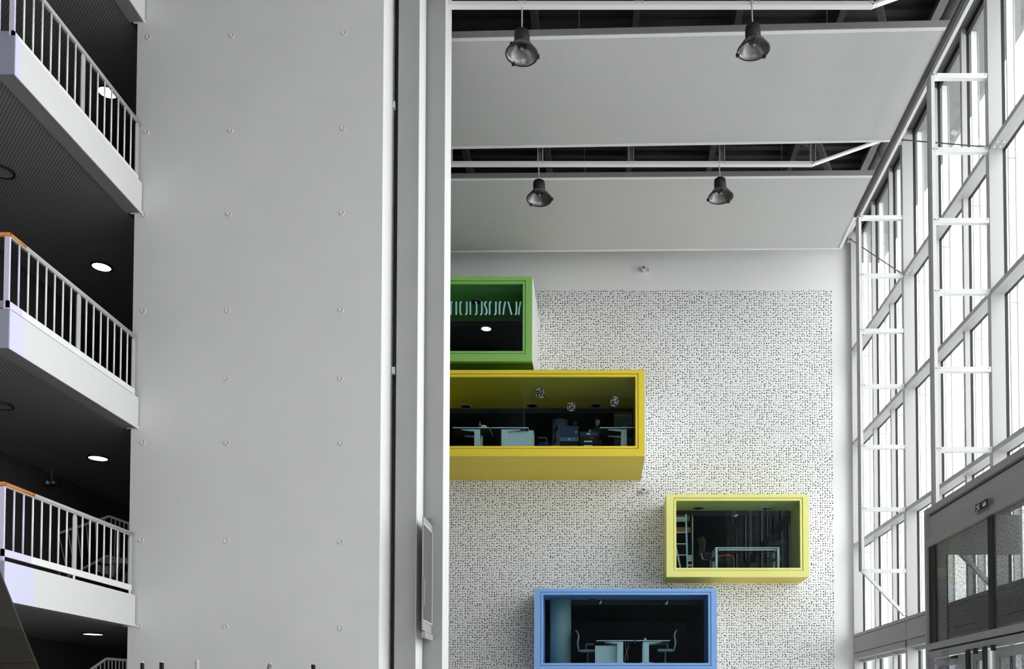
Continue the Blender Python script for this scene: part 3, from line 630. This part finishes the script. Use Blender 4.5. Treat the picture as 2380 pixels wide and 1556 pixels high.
def crate(key, xl, xr, y0, y1, Y, m, lab, mark=None):
    """y0 top px, y1 bottom px"""
    ym = (y0+y1)/2; X0, X1 = wx(xl, ym, Y), wx(xr, ym, Y); z1, z0 = at(xl, y0, Y)[2], at(xl, y1, Y)[2]; t = thing('crate', lab, 'crate', ((X0+X1)/2, Y+.2, z0), 'stacked plastic crates')
    B(X0+.012, X1-.012, Y+.012, Y+.38, z0, z1-.03).build('body', m, t, bevel=.006); cb_ = t.children[-1]; MB().ring((X0, X1, z1-.035, z1), (X0+.001, X1-.001, z1-.034, z1-.001), Y, Y+.4).box(X0, X1, Y, Y+.4, z1-.035, z1-.004).build('rim', m, t)
    w = (X1-X0)/5
    for k in range(1, 5): B(X0+k*w-.008, X0+k*w+.008, Y+.0, Y+.012, z0+.01, z1-.035).build('rib', m, cb_)
    if mark: cxm = (X0+X1)/2+mark[1]; B(cxm-mark[2], cxm+mark[2], Y-.006, Y-.002, (z0+z1)/2-.025, (z0+z1)/2+.02).build('mark', mark[0], t)
# yellow box contents
Y0 = 25.9; k = 'yellow'
dA, zt = desk(k, 1052, 1138, 1101.5, 1115, -1, Y0, 'pale desk holding the white bowl, next to the white wall edge', 1000)
desk(k, 1141, 1228, 1164.5, 1178.5, 1, Y0, 'pale desk with papers beside the grey cabinet in the yellow box', 1000)
dC, _ = desk(k, 1394, 1475.5, 1443.5, 1457, -1, Y0, 'pale desk with the grid organiser at the right of the yellow box', 1000)
cabinet(k, 1179, 1240, 1002, 26.15, 1020, 'pale grey cabinet standing under the desk end in the yellow box')
X, Y, h = at(1123.5, 982, Y0+.25); t = thing('bowl', 'white bowl on the desk in the yellow box', 'bowl', (X, Y, zt))
MB().lathe([(0,0),(.055,0),(.075,.03),(.093,.075),(.095,.11),(.088,.11),(.08,.07),(.06,.03),(0,.02)], (X, Y, zt), 20).build('body', pale_m, t, smooth=True); MB().lathe([(.088,.108),(.095,.108),(.097,.116),(.09,.118),(.088,.108)], (X, Y, zt), 20).build('lip', pale_m, t)
X, Y, h = at(1061, 980, Y0+.25); t = thing('saucer', 'small white dish at the left desk end in the yellow box', 'dish', (X, Y, zt)); MB().lathe([(0,0),(.04,0),(.05,.03),(.045,.055),(.02,.06),(0,.06)], (X, Y, zt), 16).build('body', pale_m, t, smooth=True); MB().lathe([(0,.06),(.012,.06),(.012,.068),(0,.07)], (X, Y, zt), 8).build('knob', pale_m, t)
X, Y, h = at(1112.5, 979, Y0+.45); t = thing('laptop', 'open dark laptop seen edge-on behind the bowl', 'laptop', (X, Y, zt)); MB().beam((X, Y, zt+.01), (X+.055, Y, zt+.27), .32, .012, (1,0,0)).build('screen', steel_d, t); B(X-.0, X+.24, Y-.16, Y+.16, zt, zt+.014).build('base', steel_d, t)
X, Y, h = at(1171, 982, Y0+.3); t = thing('paper_stack', 'stack of papers on the middle desk in the yellow box', 'papers', (X, Y, zt))
for n_, (dx, w, z0) in enumerate(((0,.2,0),(.03,.17,.016),(.05,.16,.032),(.06,.15,.045))): MB().beam((X-w+dx, Y, zt+.008+z0), (X+w+dx, Y, zt+.006+z0-(.01 if n_ > 1 else 0)), .28, .012).build('sheet', paper_m if n_ != 1 else steel_g, t)
tb = B(wx(1200,980,26.1), wx(1228,980,26.1), 26.0, 26.3, zt, zt+.018).build('folder', pale_m); tag(tb, 'flat pale folder at the end of the middle desk', 'folder')
office_chair(wx(1268, 1000, 26.9), 26.9, fl(k), math.pi, chair_b, 'blue fabric office chair in the yellow box')
X = wx(1302, 1000, 28.9); t = thing('round_column', 'round grey column behind the crates in the yellow box', 'column', (X, 28.9, fl(k))); MB().tube((X, 28.9, fl(k)), (X, 28.9, RI[k][3]-.12), .26, 28).build('shaft', col_m, t, smooth=True); MB().tube((X, 28.9, fl(k)), (X, 28.9, fl(k)+.08), .27, 28).build('base_ring', steel_d, t)
for i_, (y0, y1, m, lab) in enumerate(((990.5,1000,crate_m,'navy crate on top of the left stack'),(1000,1009,crate_m,'navy crate second from the top of the left stack'),(1009,1017,crate_m,'navy crate third from the top of the left stack'),(1017,1026,crate_b,'lighter blue crate in the left stack'),(1026,1043,black_m,'black crate at the bottom of the left stack'))): crate(k, 1300.5, 1345.5, y0, y1, 26.3, m, lab, (pale_m, 0, .03) if i_ == 3 else (pale_m, .2, .022) if i_ == 1 else None)
for i_, (y0, y1, m, lab) in enumerate(((1004,1014,crate_m,'dark crate with pale mark on top of the right stack'),(1014,1022,black_m,'black crate with red mark in the right stack'),(1022,1031,black_m,'black crate with pale lettering in the right stack'),(1031,1043,black_m,'black crate at the bottom of the right stack'))): crate(k, 1347, 1391.5, y0, y1, 26.2, m, lab, (pale_m,-.02,.05) if i_ == 0 else (red_m,.08,.07) if i_ == 1 else (pale_m,-.03,.12))
X, Y, h = at(1370, 1003, 26.35); t = thing('paper_cone', 'small white folded paper on the right crate stack', 'paper', (X, Y, at(1370,1004,26.3)[2])); MB().prism([(X-.03, h-.0), (X+.04, h), (X+.0, h+.03)], 1, Y-.05, Y+.05).build('fold', paper_m, t); MB().prism([(X+.03, h-.0), (X+.06, h), (X+.05, h+.015)], 1, Y-.05, Y+.05).build('fold', paper_m, t)
X, Y, h = at(1335, 990, 26.5); t = thing('desk_lamp', 'black lamp silhouette above the left crate stack', 'lamp', (X, Y, h)); MB().lathe([(.10,0),(.10,.10),(.06,.14),(0,.15)], (X, Y, h), 16).build('shade', black_m, t); MB().tube((X, Y, h+.14), (X-.02, Y, h+.36), .012).build('stem', black_m, t)
X0, X1 = wx(1427.5, 970, 27.2), wx(1470, 970, 27.2); z1 = at(1450, 953, 27.2)[2]; t = thing('partition_screen', 'grey glazed screen behind the right desk in the yellow box', 'screen', ((X0+X1)/2, 27.4, fl(k)))
B(X0, X1, 27.45, 27.48, fl(k), z1).build('panel', M('screen_grey', (.10,.125,.12), .5), t); B(X0, X1, 27.44, 27.45, z1-.11, z1-.095).build('rail', col_m, t)
X0, X1 = wx(1447, 980, 26.2), wx(1470, 980, 26.2); t = thing('desk_organiser', 'grid desk organiser of small white trays on the right desk', 'organiser', ((X0+X1)/2, 26.2, zt))
B(X0, X1, 26.22, 26.4, zt, zt+.155).build('case', black_m, t); tr = None; dw = (X1-X0)/5
for r_ in range(3):
    for c_ in range(5):
        if r_ == 2 and c_ < 2: continue
        if tr is None: tr = B(X0+.008, X0+dw-.008, 26.205, 26.22, zt+.008, zt+.036).build('tray', pale_m, t)
        else: dup(tr, (c_*dw, 0, r_*.038))
B(X0, X0+dw*1.9, 26.2, 26.22, zt+.09, zt+.135).build('top_tray', col_m, t)
X, Y, h = at(1431, 986, 26.2); t = thing('cup', 'dark cup on the right desk in the yellow box', 'cup', (X, Y, zt)); MB().lathe([(0,0),(.035,0),(.04,.1),(.034,.1),(.03,.01)], (X, Y, zt), 14).build('body', steel_d, t, smooth=True); MB().path([(X+.038,Y,zt+.02),(X+.06,Y,zt+.04),(X+.06,Y,zt+.07),(X+.038,Y,zt+.085)], .005, 5).build('handle', steel_d, t)
X, Y, h = at(1403, 986, 26.1); tag(B(X-.09, X+.04, Y-.06, Y+.06, zt, zt+.025).build('mouse_pad', pale_m), 'small white pad at the left end of the right desk', 'pad')
# three mosaic stickers on the glass
for (x, y, w, hgt, rot, lab) in ((1255,915,20,22,-20,'tilted mosaic sticker on the yellow box glass, left of three'), (1327.5,946.5,18,19,-2,'upright mosaic sticker on the yellow box glass'), (1428,934,17,23,18,'tilted mosaic sticker on the yellow box glass near the right frame')):
    Ys = 25.46; X, Y, h = at(x, y, Ys); s = Ys/F; t = thing('glass_sticker', lab, 'sticker', (X, Ys, h-.12), 'mosaic stickers on the yellow box glass'); ca, sa = math.cos(math.radians(-rot)), math.sin(math.radians(-rot))
    def q4(a, b, c, d, y0, y1): return [(X+(u*ca-v*sa)*s, yy, h+(u*sa+v*ca)*s) for yy in (y0, y1) for u, v in ((a,c),(b,c),(b,d),(a,d))]
    FC = [(0,3,2,1),(4,5,6,7),(0,1,5,4),(1,2,6,5),(2,3,7,6),(3,0,4,7)]
    MB().add(q4(-w/2, w/2, -hgt/2, hgt/2, Ys, Ys+.004), FC).build('backing', black_m, t)
    mb = MB(); random.seed(x)
    def sliver(u, v, p, q, an):
        c2, s2 = math.cos(an), math.sin(an); P2 = [(-p, -q*.3), (p*.7, -q), (p, q*.4), (-p*.4, q)]; L2 = [(u+a_*c2-b_*s2, v+a_*s2+b_*c2) for a_, b_ in P2]
        V = [(X+(u_*ca-v_*sa)*s, yy, h+(u_*sa+v_*ca)*s) for yy in (Ys-.004, Ys) for u_, v_ in L2]; mb.add(V, FC)
    sliver(-1, hgt/2-.8, w*.35, .6, .03); sliver(w/2-.8, 1, hgt*.3, .6, 1.5); sliver(0, -hgt/2+.9, w*.3, .8, -.05); sliver(-w/2+.7, -2, hgt*.2, .5, 1.6)
    for n_ in range(13): sliver(random.uniform(-w*.28, w*.28), random.uniform(-hgt*.3, hgt*.3), random.uniform(.7, 2.0), random.uniform(.3, .8), random.uniform(0, 6.28))
    tag(mb.build('chips', paper_m, t), kind='stuff')
# seated person behind the right desk
def person():
    X, Y, hh = at(1383, 976, 26.9); z = fl('yellow'); t = thing('person', 'person in dark clothing seated at the right desk, looking down', 'person', (X, Y, z))
    me = bpy.data.meshes.new('body'); o = bpy.data.objects.new('body', me); COL.objects.link(o); o.parent = t
    J = [((0,.05,.50),.15),((0,.04,.72),.16),((.02,.0,.92),.15),((.03,-.02,1.03),.065),((.05,-.03,1.09),.055),
         ((-.17,.0,.96),.07),((-.22,-.02,.72),.05),((-.02,-.12,.74),.04),((.21,.0,.96),.07),((.27,-.06,.74),.05),((.33,-.30,.78),.038),
         ((.12,-.05,.50),.10),((.16,-.40,.50),.075),((.16,-.42,.10),.05),((-.12,-.05,.50),.10),((-.14,-.40,.50),.075),((-.14,-.42,.10),.05)]
    Ed = [(0,1),(1,2),(2,3),(3,4),(2,5),(5,6),(6,7),(2,8),(8,9),(9,10),(0,11),(11,12),(12,13),(0,14),(14,15),(15,16)]
    off = Vector((X, Y, z))-WL[t.name]
    me.from_pydata([Vector(p)+off for p, r in J], Ed, []); o.modifiers.new('skin', 'SKIN'); me.skin_vertices[0].data[0].use_root = True
    for i_, (p, r) in enumerate(J): me.skin_vertices[0].data[i_].radius = (r, r)
    ss = o.modifiers.new('sub', 'SUBSURF'); ss.levels = ss.render_levels = 2; me.materials.append(cloth_m)
    # head: shaped from a lathe with a face, turned down to the right
    c = Vector((X+.07, Y-.06, z+1.20)); bm = bmesh.new(); bmesh.ops.create_uvsphere(bm, u_segments=20, v_segments=14, radius=.1)
    for v in bm.verts:
        v.co.z *= 1.2; v.co.x *= .8
        if v.co.y < -.05 and abs(v.co.x) < .02 and -.045 < v.co.z < .02: v.co.y -= .025      # nose
        if v.co.y < -.06 and .01 < v.co.z < .04 and .02 < abs(v.co.x) < .05: v.co.y += .014  # eye sockets
        if v.co.z < -.06: v.co.x *= .82
    import mathutils
    rot = mathutils.Euler((math.radians(25), 0, math.radians(35))).to_matrix(); V = [rot @ v.co + c for v in bm.verts]; Fc = [[v.index for v in f.verts] for f in bm.faces]; bm.free()
    MB().add(V, Fc).build('head', skin_m, t, smooth=True)
    bm = bmesh.new(); bmesh.ops.create_uvsphere(bm, u_segments=16, v_segments=12, radius=.112)
    for v in bm.verts:
        v.co.z = v.co.z*1.2+.012; v.co.x *= .84; v.co.y += .018
        if v.co.y < -.02 and v.co.z < .06: v.co.y = -.02
    V = [rot @ v.co + c for v in bm.verts]; Fc = [[v.index for v in f.verts] for f in bm.faces]; bm.free(); MB().add(V, Fc).build('hair', hair_m, t, smooth=True)
    hx = Vector((X+.34, Y-.36, z+.765)); mb = MB().beam(hx+Vector((0,.06,0)), hx-Vector((-.02,.03,0)), .07, .026)
    for n_ in range(4): mb.tube(hx+Vector((-.025+n_*.02,-.02,.0)), hx+Vector((.005+n_*.02,-.10+.008*abs(n_-1.5),-.012)), .009, 6, .007)
    mb.tube(hx+Vector((-.035,.02,0)), hx+Vector((-.055,-.04,-.01)), .010, 6, .008); mb.build('hand', skin_m, t)
person()
# lemon box contents
k = 'lemon'; YL = 27.3; z = fl(k)
t = thing('step_ladder', 'aluminium step ladder at the left of the lemon box', 'ladder', at(1590, 1321, YL))
def L3(x, y, Y=YL): return at(x, y, Y)
MB().beam(L3(1594.2, 1196), L3(1598, 1330), .05, .04, (0,1,0)).build('stile', ladder_m, t); MB().beam(L3(1566, 1250), L3(1583.5, 1330), .05, .035, (0,1,0)).build('stile', ladder_m, t)
for y in (1212, 1238.5, 1265, 1291): MB().beam(L3(1570, y), L3(1595, y), .06, .028).build('rung', ladder_m, t)
MB().beam(L3(1609.7, 1204, YL+.35), L3(1610, 1330, YL+.35), .03, .03, (0,1,0)).build('rear_leg', ladder_m, t); MB().beam(L3(1570, 1207), L3(1594, 1207), .12, .07).build('top_step', ladder_m, t)
for y0, y1, x1, lab in ((1199,1211,1603,'brown cardboard box on the upper shelf behind the step ladder'), (1226,1238,1605,'brown cardboard box on the lower shelf behind the step ladder')):
    a_, b_ = at(1562, y1, 27.9), at(x1, y0, 27.9); t = thing('cardboard_box', lab, 'box', a_, 'cardboard boxes in the lemon box'); B(a_[0], b_[0], 27.9, 28.13, a_[2], b_[2]-.02).build('carton', card_m, t); B(a_[0]-.004, b_[0]+.004, 27.895, 28.135, b_[2]-.03, b_[2]).build('lid', card_m, t)
t = thing('shelf_unit', 'dark shelf unit behind the step ladder in the lemon box', 'shelf', (wx(1583,1260,28.1), 28.1, z))
for y in (1211.3, 1238.3, 1266, 1288): a_, b_ = at(1562, y, 27.88), at(1608, y, 27.88); B(a_[0], b_[0], 27.88, 28.14, a_[2]-.02, a_[2]).build('shelf', room_m, t)
B(wx(1608,1250,27.88), wx(1611,1250,27.88), 27.88, 28.14, z, at(1608,1196,27.88)[2]).build('upright', steel_d, t)
t = thing('paper_trays', 'stack of white trays on the floor beside the step ladder', 'tray stack', at(1604, 1321, 27.6))
for y in (1292.5, 1297.5, 1302.5, 1314.5): a_, b_ = at(1600, y, 27.6), at(1608, y, 27.6); B(a_[0], b_[0], 27.6, 27.8, a_[2]-.018, a_[2]+.018).build('tray', paper_m, t)
YT = 27.15; zt2 = z+.735; t = thing('meeting_table', 'white framed table in the lemon box', 'table', (wx(1737, 1300, YT), YT+.4, z))
X0, X1 = wx(1663, 1290, YT), wx(1812, 1290, YT); B(X0, X1, YT, YT+.8, zt2-.03, zt2).build('top', pale_m, t); B(X0+.07, X1-.07, YT+.02, YT+.78, zt2-.036, zt2-.03).build('underside', room_m, t)
B(X0+.1, X1-.1, YT+.04, YT+.08, zt2-.085, zt2-.05).build('apron', desk_m, t); lg = B(X0, X0+.065, YT, YT+.065, z, zt2-.035).build('leg', pale_m, t)
for d in ((X1-X0-.065, 0, 0), (X1-X0-.065, .73, 0), (0, .73, 0)): dup(lg, d)
office_chair(wx(1652, 1300, 27.5), 27.55, z, 0.3, chair_d, 'charcoal office chair left of the white table in the lemon box')
office_chair(wx(1793, 1300, 27.9), 27.95, z, math.pi-.3, chair_d, 'charcoal office chair right of the white table in the lemon box')
t = thing('tube_chair', 'chair with bright orange tube armrest behind the white table', 'chair', (wx(1686, 1300, 27.6), 27.6, z))
P = [at(1664,1293,27.6), at(1696,1291,27.6), at(1703,1294,27.6), at(1706,1300,27.6)]; MB().path(P, .022).build('armrest', orange_m, t); MB().tube(P[-1], (P[-1][0], 27.6, z), .02).build('leg', steel_d, t); MB().tube(P[0], (P[0][0], 27.6, z), .02).build('leg', steel_d, t)
B(P[0][0], P[-1][0], 27.62, 28.05, z+.4, z+.47).build('seat', chair_d, t); B(P[0][0]+.02, P[-1][0]-.03, 28.0, 28.05, z+.47, z+.85).build('backrest', chair_d, t)
t = thing('ceiling_spot', 'small chrome ceiling spotlight in the lemon box', 'lamp', at(1708, 1199, 27.6)); p = Vector(at(1708, 1201, 27.6)); MB().tube(p, p+Vector((.09,0,.05)), .025).build('head', pale_m, t); MB().tube(p, (p.x, p.y, RI[k][3]+.02), .008).build('stem', steel_g, t); MB().tube(p-Vector((.1,0,-.03)), p, .012).build('arm', steel_g, t)
# blue box contents
k = 'blue'; YB = 26.95; z = fl(k)
d1, zt3 = desk(k, 1386, 1475, 1434.5, 1448.5, -1, YB, 'pale desk over the low cabinet in the blue box', 1515)
desk(k, 1478, 1557, 1494.5, 1508.5, 1, YB, 'pale desk with a cup in the blue box', 1515)
cabinet(k, 1383, 1434, 1502.5, YB+.25, 1520, 'low pale cabinet under the left desk in the blue box')
chair_g = M('grey_mesh_fabric', (.30,.34,.38), .7)
office_chair(wx(1366, 1500, 27.6), 27.6, z, 0, chair_g, 'grey office chair between the column and the desks in the blue box'); office_chair(wx(1546, 1500, 27.4), 27.4, z, math.pi, chair_g, 'grey office chair at the right desk in the blue box')
X = wx(1303, 1460, 28.0); t = thing('round_column', 'round pale column at the left of the blue box', 'column', (X, 28.0, z)); MB().tube((X, 28.0, z), (X, 28.0, RI[k][3]+.02), .33, 28).build('shaft', col_m, t, smooth=True); MB().tube((X, 28, z), (X, 28, z+.09), .335, 28).build('base_ring', col_m, t)
X, Y, h = at(1499, 1485, YB+.3); t = thing('cup', 'small white cup on the right desk in the blue box', 'cup', (X, Y, zt3)); MB().lathe([(0,0),(.028,0),(.032,.09),(.028,.09),(.024,.01)], (X, Y, zt3), 14).build('body', pale_m, t, smooth=True); MB().path([(X+.03,Y,zt3+.02),(X+.05,Y,zt3+.04),(X+.05,Y,zt3+.06),(X+.03,Y,zt3+.075)], .005, 5).build('handle', pale_m, t)
X, Y, h = at(1485, 1486, YB+.3); tag(MB().beam((X-.1, Y, zt3+.008), (X+.28, Y, zt3+.008), .3, .014).build('papers', paper_m), 'loose papers across the two desks in the blue box', 'papers')
t = thing('cable', 'pale cable hanging between the two desks in the blue box', 'cable', (wx(1457, 1520, YB+.3), YB+.3, z))
MB().path([at(1459,1490,YB+.3), at(1461,1505,YB+.3), at(1455,1520,YB+.3), at(1452,1538,YB+.3)], .008, 6).build('lead', steel_g, t); MB().path([at(1453,1492,YB+.35), at(1455,1512,YB+.35), at(1460,1526,YB+.35), at(1458,1536,YB+.35)], .008, 6).build('lead', steel_g, t)
for q, lab in (((1396,1402),'small chrome ceiling spotlight left in the blue box'), ((1550,1403),'small chrome ceiling spotlight right in the blue box')):
    p = Vector(at(*q, 27.6)); t = thing('ceiling_spot', lab, 'lamp', p); MB().tube(p-Vector((.03,0,.04)), p+Vector((.02,0,.05)), .028).build('head', pale_m, t); MB().tube(p+Vector((.02,0,.05)), (p.x+.02, p.y, RI[k][3]+.02), .01).build('stem', steel_g, t)
# ================================================================== ENTRANCE LOBBY
XL, YA, YZ = 6.3, 12.95, 17.36
t = lob = thing('entrance_lobby', 'dark grey metal entrance lobby with tinted glass', 'lobby', (7.0, 14.8, FL))
B(XL-.02, XL+.12, YZ-.12, YZ, FL, 4.05).build('corner_post', lobby_m, t)
B(XL-.02, XL+.1, YA, YZ-.12, 3.93, 4.05).build('top_frame', lobby_m, t); B(XL+.05, XL+.1, YA, YZ-.12, 3.88, 3.93).build('shadow_groove', lobby_dk, t)
B(XL+.02, XL+.1, YA, YZ-.16, 3.44, 3.88).build('fascia_panel', lobby_m, t); B(XL-.03, XL+.1, YA, YZ-.1, 3.30, 3.44).build('fascia_rail', lobby_m, t)
B(XL-.02, XL+.1, YA, YZ-.12, 1.31, 1.43).build('middle_rail', lobby_m, t); B(XL+.04, XL+.1, YA, YZ-.12, 1.28, 1.31).build('rail_groove', gasket_m, t)
B(XL+.0, XL+.1, YA, YZ-.12, 1.15, 1.28).build('door_header', lobby_m, t)
B(XL+.02, XL+.08, 14.42, 14.60, 1.43, 3.3).build('mullion', gasket_m, t); B(XL+.02, XL+.08, 16.93, 17.24, 1.43, 3.3).build('side_frame', gasket_m, t)
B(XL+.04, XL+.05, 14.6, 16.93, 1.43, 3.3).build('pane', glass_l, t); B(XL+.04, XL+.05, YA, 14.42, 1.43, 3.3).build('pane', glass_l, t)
B(XL+.1, 7.83, YA, YZ, 3.95, 4.05).build('roof', lobby_m, t)
# far end wall of the lobby with its window
_, _, hz = at(2196, 1290, YZ); xj = at(2196, 1400, YZ)[0]
B(XL+.12, xj, YZ-.1, YZ, FL, 3.95).build('end_jamb', lobby_m, t); B(xj, 8.1, YZ-.1, YZ, hz, 3.95).build('end_header', lobby_m, t); B(xj, 7.8, YZ-.1, YZ, FL, -.9).build('end_plinth', lobby_m, t); B(xj, xj+.03, YZ-.1, YZ-.01, -.9, hz).build('end_frame', gasket_m, t)
B(xj+.03, 7.8, YZ-.06, YZ-.05, -.9, hz).build('end_pane', glass_f, t)
# doors
def leaf(y0, y1, lab):
    d = MB().box(XL+.03, XL+.08, y0, y0+.1, FL+.02, 1.13).box(XL+.03, XL+.08, y1-.1, y1, FL+.02, 1.13).box(XL+.03, XL+.08, y0+.1, y1-.1, .97, 1.13).box(XL+.03, XL+.08, y0+.1, y1-.1, FL+.02, FL+.2).build('door', lobby_m, t)
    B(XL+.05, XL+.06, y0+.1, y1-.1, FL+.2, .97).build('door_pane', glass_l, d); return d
door_a = leaf(15.32, 16.95, ''); leaf(14.72, 15.28, ''); leaf(YA, 14.4, '')
B(XL+.02, XL+.09, 17.0, 17.24, FL, 1.15).build('door_jamb', lobby_m, t)
for y in (15.3, 14.62): 
    MB().box(XL-.06, XL-.02, y-.06, y-.01, FL+.3, 1.17).box(XL-.06, XL-.02, y+.02, y+.06, FL+.3, 1.17).build('pull_bar', gasket_m, t)
    MB().beam((XL-.05, y, 1.18), (XL-.03, y-.32, 1.16), .02, .02).build('bar_arm', steel_d, t); MB().tube((XL-.05, y-.34, 1.08), (XL-.05, y-.34, 1.17), .04, 10).build('bar_bracket', black_m, t)
MB().beam((XL-.02, 16.75, 1.03), (XL-.02, 15.95, 1.11), .02, .025).build('closer_arm', steel_d, door_a); B(XL-.05, XL+.03, 16.3, 16.8, 1.0, 1.06).build('door_closer', lobby_m, door_a); B(XL-.04, XL+.0, 15.85, 16.05, 1.07, 1.115).build('closer_shoe', black_m, door_a)
B(XL-.03, XL+.0, 16.25, 16.5, 1.17, 1.26).build('sensor_plate', lobby_m, t)
for k_ in range(3): MB().tube((XL-.035, 16.32+.06*k_, 1.215), (XL-.03, 16.32+.06*k_, 1.215), .012, 6).build('sensor_button', black_m, t)
# emergency exit sign
XS = XL-.08; ya = atX(2267, 1183, XS)[1]; yb = atX(2294.5, 1172, XS)[1]; zl = atX(2267, 1193, XS)[2]; zh = atX(2267, 1175, XS)[2]
t = thing('exit_sign', 'dark emergency exit sign with running figure and down arrow on the lobby', 'sign', (XL, (ya+yb)/2, zl))
B(XL-.07, XL+.02, yb, ya, zl, zh).build('box', steel_d, t); B(XL-.08, XL-.07, yb+.0, ya, zl, zh).build('face', black_m, t)
D = ya-yb; m_ = (zl+zh)/2; s_ = (zh-zl)
mb = MB(); y_ = yb+D*.24; mb.prism([(y_-.02, zh-.03), (y_+.02, zh-.03), (y_+.02, m_-.01), (y_+.06, m_+.03), (y_+.06, m_-.03), (y_, zl+.03), (y_-.06, m_-.03), (y_-.06, m_+.03), (y_-.02, m_-.01)], 0, XL-.084, XL-.08); mb.build('arrow', steel_w, t)
mb = MB(); y_ = yb+D*.75; mb.tube((XL-.084, y_+.03, zh-.045), (XL-.08, y_+.03, zh-.045), .02, 8)
for p, q in (((.02,.03),(-.02,-.01)), ((-.02,-.01),(.05,-.04)), ((.05,-.04),(.06,-.075)), ((-.02,-.01),(-.05,-.05)), ((.02,.03),(.075,.02)), ((.02,.03),(-.05,.035))): mb.beam((XL-.082, y_+p[0], m_+p[1]), (XL-.082, y_+q[0], m_+q[1]), .016, .004, (1,0,0))
mb.build('running_figure', steel_w, t); B(XL-.07, XL+.02, yb+.02, ya-.02, zl-.03, zl-.0).build('lower_lip', steel_d, t)
